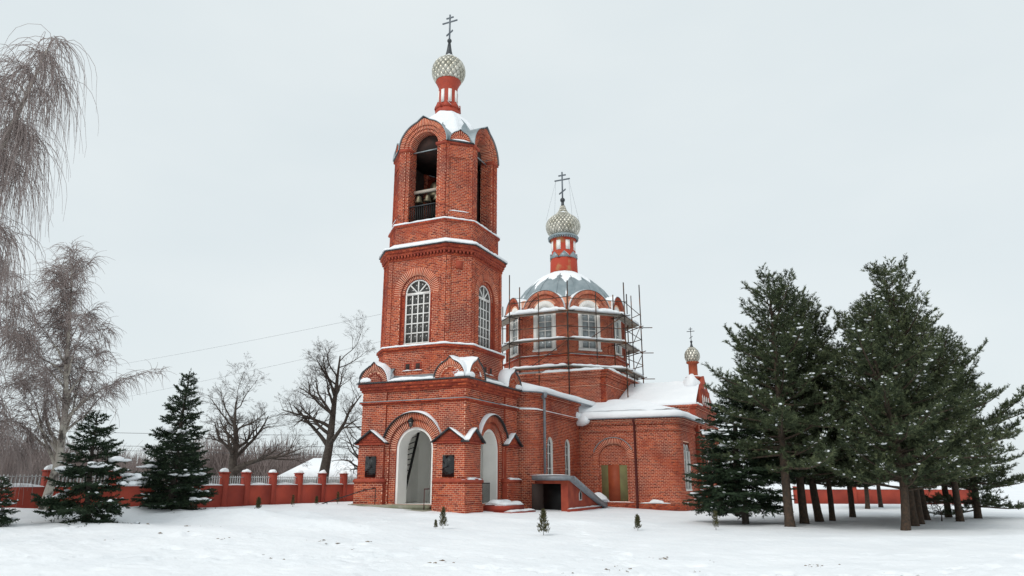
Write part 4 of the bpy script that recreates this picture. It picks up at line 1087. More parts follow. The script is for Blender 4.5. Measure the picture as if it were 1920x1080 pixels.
def bell(label, e, s, z, r):
    t = local_thing('bell', label, 'bell', e, s, z, 'bells in the belfry')
    mb = MB(); mb.lathe([(r, 0), (r * 0.86, r * 0.25), (r * 0.66, r * 0.8), (r * 0.58, r * 1.35), (r * 0.4, r * 1.6), (0.03, r * 1.7)], n=16); mb.build('bell_body', ['bell'], t, smooth=True)
    mb = MB(); mb.tube([(0, 0, r * 1.6), (0, 0, r * 2.2)], 0.03, 6); mb.build('hanger', ['black'], t)
    mb = MB(); mb.tube([(0, 0, r * 0.9), (0, 0, -r * 0.25)], [0.015, 0.05], 6); mb.build('clapper', ['black'], t)
for i, y in enumerate((0.62, 0.02, -0.58)): bell(lb[i], T[0] - 2.0, -T[1] - y, 15.75 + 2.05 - 0.26 * 2.2, 0.26 - 0.02 * i)
bell('large dark bell hanging high in the shadow of the belfry', T[0] - 0.3, -T[1] - 0.5, 18.1, 0.62)
# ladder in the porch
ld = local_thing('ladder', 'black steep ladder with thin rungs inside the white porch', 'ladder', 2.3, -4.75, 0.34)
a, b = Vector((0, 0.25, 0.25)), Vector((0.1, -0.52, 3.75)); a2, b2 = Vector((0.12, 0.30, 0.45)), Vector((0.35, 0.36, 3.5))
for p, q, r in ((a, b, 0.085), (a2, b2, 0.018)): m_ = MB(); m_.tube([p, q], r, 4); m_.build('stringer', ['black'], ld)
for i in range(11):
    m_ = MB(); m_.tube([a.lerp(b, (i + 0.7) / 11.2), a2.lerp(b2, (i + 0.7) / 11.2)], 0.026, 5); m_.build('rung', ['black'], ld)
# lantern over the porch
lt = local_thing('lantern', 'small dark lantern fixed above the porch arch', 'lantern', TB[0] - HB - 0.24, -TB[1] + 0.05, 4.22)
m_ = MB(); m_.lathe([(0.04, 0.46), (0.17, 0.30), (0.18, 0.27)], n=8); m_.build('cap', ['black'], lt)
m_ = MB(); m_.lathe([(0.07, -0.02), (0.10, 0.02), (0.15, 0.27)], n=8); m_.build('glass_body', ['glass'], lt)
m_ = MB(); m_.tube([(0, 0, 0.44), (0.05, 0, 0.5), (0.3, 0, 0.46)], 0.018, 5); m_.build('bracket', ['black'], lt)
m_ = MB(); m_.tube([(0, 0, -0.02), (0, 0, -0.12)], [0.03, 0.008], 5); m_.build('drop', ['black'], lt)
# granite plaques
for s_, lab in ((-5.61 + 0.02, 'black granite memorial plaque on the pier left of the porch arch'), (-0.92, 'black granite memorial plaque on the corner pier right of the porch')):
    t = local_thing('plaque', lab, 'plaque', TB[0] - HB - 0.18, s_, 1.70, 'memorial plaques')
    m_ = MB(); m_.box(-0.035, 0.02, -0.33, 0.33, 0, 1.06); m_.build('slab', ['granite'], t)
    m_ = MB(); F_ = FR((-0.037, 0), (0, -1), (-1, 0))
    m_.fpoly(F_, [(0.03 + 0.12 * math.cos(a), 0.74 + 0.17 * math.sin(a)) for a in np.linspace(0, 2 * math.pi, 17)[:-1]], -0.005, 0.002); m_.build('portrait_oval', ['engrave'], t)
    for i in range(4):
        m_ = MB(); w = (0.24, 0.20, 0.23, 0.16)[i]; m_.fbox(F_, -w, w, 0.40 - i * 0.09, 0.425 - i * 0.09, -0.005, 0.002); m_.build('engraved_line', ['engrave'], t)
# west porch platform, rails
pf = local_thing('porch_platform', 'mossy concrete platform below the west porch arch', 'platform', TB[0] - HB - 0.9, -TB[1], 0)
m_ = MB(); m_.box(-0.3, 1.0, -1.5, 3.6, -0.8, 0.14); m_.build('lower_slab', ['concrete'], pf)
m_ = MB(); m_.box(0.25, 1.0, -1.35, 3.35, 0.14, 0.335); m_.build('upper_slab', ['concrete'], pf)
def rail(label, e, s, pts, posts, m='black', grp='porch handrails'):
    t = local_thing('handrail', label, 'handrail', e, s, 0, grp)
    m_ = MB(); m_.tube(pts, 0.028, 6); m_.build('top_rail', [m], t)
    for p in posts: m_ = MB(); m_.tube([(p[0], p[1], p[2]), (p[0], p[1], p[3])], 0.022, 6); m_.build('post', [m], t)
rail('black sloping handrail left of the porch platform', TB[0] - HB - 0.7, -TB[1] - 1.75, [(0.1, -0.05, 1.15), (0.05, 0.6, 1.05), (-0.6, 2.75, 0.36), (-0.62, 2.9, 0.22), (-0.62, 2.9, 0.1)], [(0.1, -0.05, 0.3, 1.15), (-0.5, 2.5, -.2, 0.42)])
rail('short dark handrail right of the porch arch', TB[0] - HB - 0.7, -TB[1] + 1.15, [(0.45, -0.12, 1.12), (0.0, -0.12, 1.12)], [(0.0, -0.12, 0.12, 1.12)], 'redpipe')
# south porch steps and grille
st = local_thing('side_steps', 'red painted steps with snow below the side porch arch', 'steps', TB[0] + 0.1, -TB[1] + HB + 0.9, 0)
m_ = MB(); m_.box(-1.35, 1.75, -0.9, 0.7, -0.6, -0.02); m_.build('step', ['fencered'], st)
m_ = MB(); m_.box(-1.10, 1.30, -0.42, 0.9, -0.02, 0.28); m_.build('step', ['fencered'], st)
m_ = MB(); snow_strip(m_, [(-1.3, -0.66, -0.02), (1.72, -0.66, -0.02)], 0.46, 0.10, 3); snow_strip(m_, [(-1.05, -0.1, 0.28), (1.28, -0.1, 0.28)], 0.6, 0.17, 4); snow_strip(m_, [(-1.0, 0.4, 0.32), (1.1, 0.4, 0.32)], 0.7, 0.2, 5); m_.build('step_snow', ['snow'], st, smooth=True, kind='stuff')
gr = local_thing('porch_grille', 'low black metal grille across the side porch arch', 'railing', TB[0] + 0.05, -TB[1] + HB - 0.55, 0.36)
m_ = MB(); m_.box(-0.95, 0.95, -0.02, 0.02, 1.0, 1.05); m_.build('top_rail', ['black'], gr)
for i in range(15): m_ = MB(); x = -0.92 + i * 0.131; m_.box(x - 0.014, x + 0.014, -0.014, 0.014, 0.02, 1.0); m_.build('bar', ['black'], gr)
# cellar entrance against the refectory wall
ce_ = local_thing('cellar_entrance', 'low brick cellar entrance with sloping grey metal roof and open door', 'outbuilding', 6.7, 1.85, -0.2)
YN, YF = 0.95, -1.05                          # local y (north is +): wall side and free side
L_ = 5.9
def zr(x): return 1.98 if x < 0.2 else max(0.25, 1.98 - (x - 0.2) * 0.29)
m_ = MB()
m_.add([(0, YF, 0.2), (L_ - .2, YF, 0.2), (L_ - .2, YF, zr(L_ - .2) - .25), (0.2, YF, 1.72), (0, YF, 1.72)], [(0, 1, 2, 3, 4)])
m_.add([(0, YN, 1.72), (0, YF + 0.001, 1.72), (0, YF + 0.001, 0.0), (0, YF + 0.42, 0), (0, YF + 0.42, 1.55), (0, YN - 0.5, 1.55), (0, YN - 0.5, 0.0), (0, YN, 0)], [(0, 1, 2, 3, 4, 5, 6, 7)])
m_.box(0.9, 0.95, YF + 0.05, YN, 0, 1.7)
m_.build('wall', ['red'], ce_)
m_ = MB(); m_.box(-0.22, L_ - .3, YF - 0.12, YF - 0.004, -0.5, 0.2); m_.build('plinth', ['fencered'], ce_)
m_ = MB(); m_.box(-0.5, 0.3, YF - 0.1, YN, -0.5, 0.0); m_.build('threshold', ['fencered'], ce_)
m_ = MB()
for (x0, x1) in ((-0.45, 0.25), (0.25, L_)):
    z0, z1 = zr(x0), zr(x1)
    m_.add([(x0, YF - 0.3, z0 - .24), (x1, YF - 0.3, z1 - .24), (x1, YN, z1 - .24), (x0, YN, z0 - .24), (x0, YF - 0.3, z0), (x1, YF - 0.3, z1), (x1, YN, z1), (x0, YN, z0)],
           [(0, 3, 2, 1), (4, 5, 6, 7), (0, 1, 5, 4), (1, 2, 6, 5), (2, 3, 7, 6), (3, 0, 4, 7)])
m_.box(L_ - 0.1, L_ + 0.75, YF - 0.15, YN, -0.4, 0.42)
m_.build('roof', ['gutter'], ce_)
m_ = MB(); m_.box(0.02, 0.06, YN - 0.5, YN - 0.02, 0.0, 1.55); m_.build('frame_panel', ['olddoor'], ce_)
m_ = MB(); m_.add([(0.0, YN - 0.5, 0.0), (-0.04, YN - 0.52, 0.0), (-0.04, YN - 0.52, 1.55), (0, YN - 0.5, 1.55), (-0.5, YN - 0.02, 0.0), (-0.54, YN - 0.05, 0.0), (-0.54, YN - 0.05, 1.55), (-0.5, YN - 0.02, 1.55)], [(0, 1, 2, 3), (4, 7, 6, 5), (0, 4, 5, 1), (3, 2, 6, 7), (1, 5, 6, 2), (0, 3, 7, 4)])
m_.build('door', ['olddoor'], ce_)
m_ = MB(); m_.box(0.88, 0.89, YF + 0.1, YN - .1, 0, 1.55); m_.build('interior_shade', ['black'], ce_)  # black sheet standing for the darkness beyond the open door
m_ = MB(); F_ = FR((0, YF), (1, 0), (0, -1))
m_.fpoly(F_, [(1.75, 0.62), (2.2, 0.62), (2.2, 1.0), (1.975, 1.2), (1.75, 1.0)], -0.02, 0.03); wd_ = m_.build('slit_window', ['frame'], ce_)
m_ = MB(); m_.fpoly(F_, [(1.80, 0.67), (2.12, 0.67), (2.12, 0.98), (1.96, 1.12), (1.80, 0.98)], 0.0, 0.036); m_.build('pane', ['black'], wd_)
m_ = MB()
snow_strip(m_, [(-0.42, -0.05, 2.0), (0.25, -0.05, 2.0)], 2.1, 0.07, 7); snow_strip(m_, [(0.25, -0.05, 1.98), (L_ - .3, -0.05, zr(L_ - .3) + .02)], 2.1, 0.14, 8)
snow_lump(m_, (L_ - 0.2, YF + .35, 0.55), 0.7, 0.8, 0.42, 4); snow_lump(m_, (L_ + 0.5, YF + .4, 0.42), 0.5, 0.7, 0.3, 5)
snow_strip(m_, [(-0.2, YF - 0.06, 0.2), (L_ - .4, YF - 0.06, 0.2)], 0.14, 0.06, 9)
m_.build('roof_snow', ['snow'], ce_, smooth=True, kind='stuff')
# ------------------------------------------------------------------ scaffolding round the drum
SZ = 6.5
sf = local_thing('scaffolding', 'rusty pole scaffolding with snowy plank decks around the church drum', 'scaffolding', D[0], -D[1], SZ)
RV = 6.0
def vtx(i, r=RV): a = math.pi + math.pi / 8 * (2 * i + 1); return np.array([r * math.cos(a), r * math.sin(a)])   # i=-1: NW/W, 0: W/SW, 1: SW/S, 2: S/SE
def pole(p, q, r=0.045):
    m_ = MB(); m_.tube([p, q], r * 1.05, 6); m_.build('pole', ['pole'], sf)
snow_d = MB()
pool = [(-2, RV), (-1, RV), (0, RV), (1, RV), (2, RV)]
tops = {-2: 16.6, -1: 17.3, 0: 16.3, 1: 16.6, 2: 17.6}
bots = {-2: 9.0, -1: 7.6, 0: 7.0, 1: 7.6, 2: 8.0}
for i, r in pool:
    p = vtx(i, RV + 0.35); q = vtx(i, RV - 0.75)
    pole((*p, bots[i] - SZ), (*p, tops[i] - SZ)); pole((*(q), 9.3 - SZ), (*q, tops[i] - 0.8 - SZ))
for i in (-1, 0, 1):
    for f in (0.5,):
        p = (vtx(i, RV + 0.25) * (1 - f) + vtx(i + 1, RV + 0.25) * f); pole((*p, 7.4 - SZ), (*p, 15.6 + 0.5 * (i == 1) - SZ), 0.038)
for lev, z in enumerate((9.72, 11.88, 14.02)):
    for i in (-2, -1, 0, 1, 2):
        jog = 0.25 if lev == 0 else 0
        for r in (RV - 0.55, RV - 0.28, RV - 0.01):
            a, b = vtx(i, r + jog), vtx(i + 1, r + jog); d = (b - a) / np.linalg.norm(b - a); nrm = np.array([d[1], -d[0]])
            a = a - d * 0.15; b = b + d * 0.15
            m_ = MB(); w = 0.12
            zj = z - SZ + random.uniform(-.012, .012) + 0.03 * (i % 2)
            m_.add([(*(a + nrm * w), zj), (*(b + nrm * w), zj), (*(b - nrm * w), zj), (*(a - nrm * w), zj), (*(a + nrm * w), zj + .05), (*(b + nrm * w), zj + .05), (*(b - nrm * w), zj + .05), (*(a - nrm * w), zj + .05)],
                   [(0, 3, 2, 1), (4, 5, 6, 7), (0, 1, 5, 4), (1, 2, 6, 5), (2, 3, 7, 6), (3, 0, 4, 7)])
            m_.build('plank', ['plank'], sf, rnd=True)
        a, b = vtx(i, RV - 0.28 + jog), vtx(i + 1, RV - 0.28 + jog)
        snow_strip(snow_d, [(*a, z - SZ + .06), (*b, z - SZ + .06)], 0.98, (0.20, 0.17, 0.34)[lev], 100 + lev * 7 + i)
        a, b = vtx(i, RV + 0.32), vtx(i + 1, RV + 0.32); d = (b - a) / np.linalg.norm(b - a)
        e_ = random.uniform(0.2, 0.9)
        pole((*(a - d * e_), z - SZ - 0.08), (*(b + d * random.uniform(.2, .9)), z - SZ - 0.08), 0.035)
        if i >= -1: pole((*(a), z - SZ + 0.95 + random.uniform(-.1, .1)), (*(b + d * .3), z - SZ + 0.95 + random.uniform(-.1, .1)), 0.03)
    for i in (-2, -1, 0, 1, 2):               # putlogs from the wall outwards
        p, q = vtx(i, RV - 1.3), vtx(i, RV + 0.9 + 0.4 * (i == 2)); pole((*p, z - SZ - 0.14), (*q, z - SZ - 0.14), 0.035)
snow_d.build('deck_snow', ['snow'], sf, smooth=True, kind='stuff')
for i, (z0, z1) in ((-1, (9.9, 11.7)), (0, (12.0, 14.0)), (1, (9.8, 11.7)), (1, (12, 14.2))):
    a, b = vtx(i, RV + .4), vtx(i + 1, RV + .4); a2 = a * 0.6 + b * 0.4
    pole((*a2, z0 - SZ), (*b, z1 - SZ), 0.03)
# outlying poles south of the drum
for e_, s_, z0, z1 in ((26.24, 1.6, 8.0, 17.5), (26.34, 1.9, 8.0, 16.6), (26.6, 2.15, 7.9, 14.0), (26.95, 2.6, 7.9, 17.1)):
    pole((e_ - D[0], -s_ + D[1], z0 - SZ), (e_ - D[0] + .05, -s_ + D[1], z1 - SZ), 0.05)
for z, ex in ((9.6, 0.5), (10.35, 1.0), (11.0, 0.6), (12.4, 0.8), (14.3, 0.3), (13.3, 0.2)):
    a = np.array([25.9 - D[0], -0.9 + D[1]]); b = np.array([27.0 - D[0], -2.7 + D[1]]); d = (b - a) / np.linalg.norm(b - a)
    pole((*(a - d * 1.0), z - SZ), (*(b + d * ex), z - SZ), 0.032)
for z in (9.2, 11.2, 13.1): pole((26.1 - D[0], -1.3 + D[1], z + 1.1 - SZ), (27.0 - D[0], -2.8 + D[1], z - .1 - SZ), 0.032)

# ================================================================== ground
def axis(lo, a, b, hi, fine, grow):
    m_ = list(np.arange(a, b + 1e-6, fine)); s = fine; x = a; L1 = []
    while x > lo: s *= grow; x -= s; L1.append(x)
    s = fine; x = b; L2 = []
    while x < hi: s *= grow; x += s; L2.append(x)
    return np.array(L1[::-1] + m_ + L2)
gx = axis(-900, -26, 30, 900, 0.13, 1.14); gy = axis(-120, 11, 44, 1500, 0.13, 1.12)
XX, YY = np.meshgrid(gx, gy); ZZ = ground_z(XX, YY)
# trodden forecourt: footprints wandering across it, and scuffed patches
prints = []
for (x0, y0, x1, y1, n_) in ((-16, 15.5, 4, 20.5, 34), (-3, 13, -5.5, 32, 30), (14, 14.2, -2, 18.5, 28), (-12, 18.8, 14, 16.0, 44), (2, 13.5, 3.2, 31, 28), (-9, 14, -5, 30, 26), (6, 15, 17, 21, 22)):
    L_ = math.hypot(x1 - x0, y1 - y0); px, py = -(y1 - y0) / L_, (x1 - x0) / L_
    for i in range(n_):
        t = (i + random.uniform(-.2, .2)) / n_; s = (0.14 if i % 2 else -0.14) + 0.5 * math.sin(t * 7 + x0)
        prints.append((x0 + (x1 - x0) * t + px * s, y0 + (y1 - y0) * t + py * s, random.uniform(0.12, 0.2), random.uniform(0.05, 0.10)))
for i in range(260): prints.append((random.uniform(-14, 15), random.uniform(12.5, 21.5), random.uniform(0.1, 0.3), random.uniform(-0.05, 0.06)))
for x, y, r, dpt in prints:
    i0, i1 = np.searchsorted(gx, (x - 3 * r, x + 3 * r)); j0, j1 = np.searchsorted(gy, (y - 3 * r, y + 3 * r))
    q = ((XX[j0:j1, i0:i1] - x) ** 2 + (YY[j0:j1, i0:i1] - y) ** 2) / r ** 2
    ZZ[j0:j1, i0:i1] += -dpt * np.exp(-q ** 2) + 0.35 * dpt * np.exp(-(np.sqrt(q) - 1.35) ** 2 * 6)
w = len(gx); h = len(gy)
idx = np.arange(w * h).reshape(h, w)
gf = np.stack([idx[:-1, :-1], idx[:-1, 1:], idx[1:, 1:], idx[1:, :-1]], -1).reshape(-1, 4)
m_gs = M['snow']
gm = np_mesh('snow_ground', np.stack([XX, YY, ZZ], -1).reshape(-1, 3), gf, 'snow', None, None, True)
g = link(bpy.data.objects.new('snow_ground', gm)); g['kind'] = 'structure'
# brown litter trodden into the cleared forecourt
lm = MB()
cl = [(-11.7, 23.3), (-9.5, 21.6), (-10.3, 23.9), (-9.8, 24.3), (-10.4, 19.8), (-8.1, 20.9), (-5.4, 21.6), (-4.2, 22.3), (-4.3, 20.6), (-1.6, 19.0), (-1.9, 18.3), (-5.8, 18.2), (2.1, 20.2), (2.4, 17.8), (2.8, 18.4), (3.9, 20.2), (4.0, 17.1), (4.2, 17.3), (5.0, 19.4), (7.4, 18.6), (8.5, 16.6), (1.4, 16.8)]
for cx_, cy_ in cl:
    for k in range(random.choice((2, 3, 4, 6, 12))):
        x, y = cx_ + random.gauss(0, 0.22), cy_ + random.gauss(0, 0.25); z = float(ground_z(x, y)); s = 0.012 + 0.06 * random.random() ** 2.5
        a = random.uniform(0, 6.3)
        v = [(math.cos(a + j * 1.5708) * s * random.uniform(.6, 1.8), math.sin(a + j * 1.5708) * s * random.uniform(.6, 1.6)) for j in range(4)]
        lm.add([(x + p, y + q, z + random.uniform(-.01, .012)) for p, q in v] + [(x, y, z + s * random.uniform(.15, .6))], [(0, 1, 4), (1, 2, 4), (2, 3, 4), (3, 0, 4)])
lo_ = lm.build('leaf_litter', ['debris'], None); lo_['kind'] = 'stuff'; tag(lo_, 'scattered brown leaf litter on the foreground snow', 'litter')
# ------------------------------------------------------------------ red fence left of the church
def fence(label, e_list, S0, z0, railing, name='boundary_fence', dirn=(1, 0), hp=1.9, hwall=1.18, org=None, rot=None, ids=''):
    base = to_world(e_list[0], S0) if org is None else org
    t = thing(name, label, 'fence', (base[0], base[1], z0), CH_ROT if rot is None else rot)
    xs = [e - e_list[0] for e in e_list]; sn = MB()
    for x in xs:
        m_ = MB(); m_.box(x - 0.16, x + 0.16, -0.16, 0.16, -0.8, hp); m_.build('pillar', ['fencered'], t)
        m_ = MB(); m_.box(x - 0.19, x + 0.19, -0.19, 0.19, hp, hp + 0.05); m_.build('pillar_cap', ['fencered'], t)
        snow_lump(sn, (x, 0, hp + 0.05), 0.21, 0.21, 0.17, int(x * 7) % 50)
    for a, b in zip(xs[:-1], xs[1:]):
        m_ = MB(); m_.box(a + 0.155, b - 0.155, -0.13, 0.13, -0.8, hwall); m_.build('wall_panel', ['fencered'], t)
        snow_strip(sn, [(a + 0.2, 0, hwall), (b - 0.2, 0, hwall)], 0.3, 0.11, int(a * 5) % 40, 0.25)
        if railing:
            for i in range(int((b - a - 0.4) / 0.14)):
                m_ = MB(); x = a + 0.27 + i * 0.14; m_.box(x - 0.014, x + 0.014, -0.014, 0.014, hwall, hp - 0.12); m_.build('bar', ['railgrey'], t)
            m_ = MB(); m_.box(a + 0.155, b - 0.155, -0.02, 0.02, hp - 0.2, hp - 0.17); m_.build('rail', ['railgrey'], t)
    sn.build('fence_snow', ['snow'], t, smooth=True, kind='stuff')
    return t
fence('red plastered fence with square pillars behind the spruces', [-20.0, -17.3, -14.6, -11.9, -9.2, -6.27, -4.89, -3.08, -1.13, 0.78, 2.67, 4.6, 6.5], -9.35, 0.36, True, hp=1.5, hwall=0.95)
fence('faded red boundary wall far behind the pine trunks', [0, 5, 10, 15], 0, 0.1, False, org=(25.0, 66.0), rot=math.radians(-6), hp=0.85, hwall=0.65)
# low house with a snowy roof behind the fence
hs = thing('snowy_house', 'low pale house with a thick snow roof behind the fence', 'house', (-13.2, 66.0, 0.3), math.radians(-4))
m_ = MB(); m_.box(-7.6, 9, 0, 7, -0.5, 1.35); m_.build('wall', ['housewall'], hs)
m_ = MB(); m_.add([(-8.2, -0.5, 1.3), (9.5, -0.5, 1.3), (9.5, 7.5, 1.3), (-8.2, 7.5, 1.3), (-5.8, 3.5, 3.25), (9.5, 3.5, 3.35)], [(0, 1, 5, 4), (1, 2, 5), (2, 3, 4, 5), (3, 0, 4), (0, 3, 2, 1)]); m_.build('roof', ['snow'], hs)
for x in (-4.5, -1.5, 2.0): m_ = MB(); m_.box(x, x + .8, -0.04, 0.02, 0.3, 1.1); m_.build('window', ['glass'], hs)
# wires
def wire(label, p, q, sag, r=0.018):
    t = thing('overhead_wire', label, 'wire', p, 0, 'overhead wires')
    p, q = Vector(p), Vector(q)
    pts = [p.lerp(q, i / 24) - Vector((0, 0, sag * 4 * (i / 24) * (1 - i / 24))) - p for i in range(25)]
    m_ = MB(); m_.tube(pts, r, 5); m_.build('cable', ['wire'], t)
wire('uppermost thin wire rising across the sky to the tower', (-62, 80, 11.5), to_world(1.6, -5.9, 10.9), 0.5, 0.006)
wire('second thin wire rising across the sky to the tower', (-62, 80, 7.0), to_world(1.6, -5.9, 9.3), 0.4, 0.006)
wire('upper of the dark level wires behind the left spruces', (-80, 90, 8.2), (20, 90, 7.6), 1.0, 0.026)
wire('middle of the dark level wires behind the left spruces', (-80, 90, 6.4), (20, 92, 6.6), 1.0, 0.026)
wire('lowest of the dark level wires behind the left spruces', (-80, 92, 6.3), (20, 88, 4.6), 0.8, 0.022)
# ================================================================== vegetation
def seg_mesh(P0, P1, R0, R1, n=3, base=0):
    """open tapered prisms for many segments at once -> V, F(quads)"""
    P0, P1 = np.asarray(P0, float), np.asarray(P1, float); R0, R1 = np.asarray(R0), np.asarray(R1)
    t = P1 - P0; t /= np.maximum(np.linalg.norm(t, axis=1), 1e-9)[:, None]
    ref = np.where(np.abs(t[:, 2:3]) < 0.9, np.array([[0, 0, 1.0]]), np.array([[1.0, 0, 0]]))
    x = np.cross(t, ref); x /= np.linalg.norm(x, axis=1)[:, None]; y = np.cross(x, t)
    V = []
    for P, R in ((P0, R0), (P1, R1)):
        for j in range(n):
            a = 2 * math.pi * j / n
            V.append(P + x * (R * math.cos(a))[:, None] + y * (R * math.sin(a))[:, None])
    V = np.stack(V, 1).reshape(-1, 3)
    k = np.arange(len(P0))[:, None] * 2 * n
    F = np.concatenate([np.concatenate([k + j, k + (j + 1) % n, k + n + (j + 1) % n, k + n + j], 1) for j in range(n)]) + base
    return V, F
def segs_to_mesh(name, S, m, thick=0.03):
    S = np.array(S)                           # rows: p0 p1 r0 r1
    big = S[:, 6] > thick
    Vs, Fs, b = [], [], 0
    for sel, n in ((big, 7), (~big, 3)):
        if sel.any():
            V, F = seg_mesh(S[sel, 0:3], S[sel, 3:6], S[sel, 6], S[sel, 7], n, b); Vs.append(V); Fs.append(F); b += len(V)
    return np_mesh(name, np.concatenate(Vs), np.concatenate(Fs), m, None, None, True)
def unit(v): return v / np.maximum(np.linalg.norm(v, axis=-1, keepdims=True), 1e-9)
def needle_mesh(name, P, Dv, Ln, n, nlen, nw, spread, rng, m):
    N = len(P)
    t = rng.uniform(0.05, 1.02, (N, n)); az = rng.uniform(0, 2 * math.pi, (N, n))
    ref = np.where(np.abs(Dv[:, 2:3]) < 0.9, np.array([[0, 0, 1.0]]), np.array([[1.0, 0, 0]]))
    x = unit(np.cross(Dv, ref)); y = np.cross(x, Dv)
    c = P[:, None] + Dv[:, None] * (t * Ln[:, None])[..., None]
    rad = x[:, None] * np.cos(az)[..., None] + y[:, None] * np.sin(az)[..., None]
    nd = unit(Dv[:, None] * 0.8 + rad * spread + np.array([0, 0, 0.15]))
    sd = unit(np.cross(nd, rng.normal(size=(N, n, 3)))) * nw * 0.5
    L = nlen * rng.uniform(0.7, 1.25, (N, n))[..., None]
    V = np.stack([c + sd, c - sd, c + nd * L], 2).reshape(-1, 3)
    F = np.arange(N * n * 3).reshape(-1, 3)
    r = np.repeat(np.clip(rng.normal(0.5, 0.22, N), 0, 1), n)
    return np_mesh(name, V, F, m, None, r)
_l = MB(); snow_lump(_l, (0, 0, 0), 1, 1, 1, 3, False)
LT_V = np.array(_l.v); LT_F = np.array([f for f in _l.f if len(f) == 4])
def lumps_mesh(name, C, Rxy, Rz, rng):
    k = len(C); a = rng.uniform(0, 6.28, k)
    V = LT_V[None] * np.stack([Rxy * rng.uniform(.8, 1.9, k), Rxy * rng.uniform(.5, 0.9, k), Rz], -1)[:, None]
    ca, sa = np.cos(a)[:, None], np.sin(a)[:, None]
    V = np.stack([V[..., 0] * ca - V[..., 1] * sa, V[..., 0] * sa + V[..., 1] * ca, V[..., 2]], -1) + C[:, None]
    F = (np.arange(k)[:, None, None] * len(LT_V) + LT_F[None]).reshape(-1, 4)
    return np_mesh(name, V.reshape(-1, 3), F, 'snow', None, None, True)

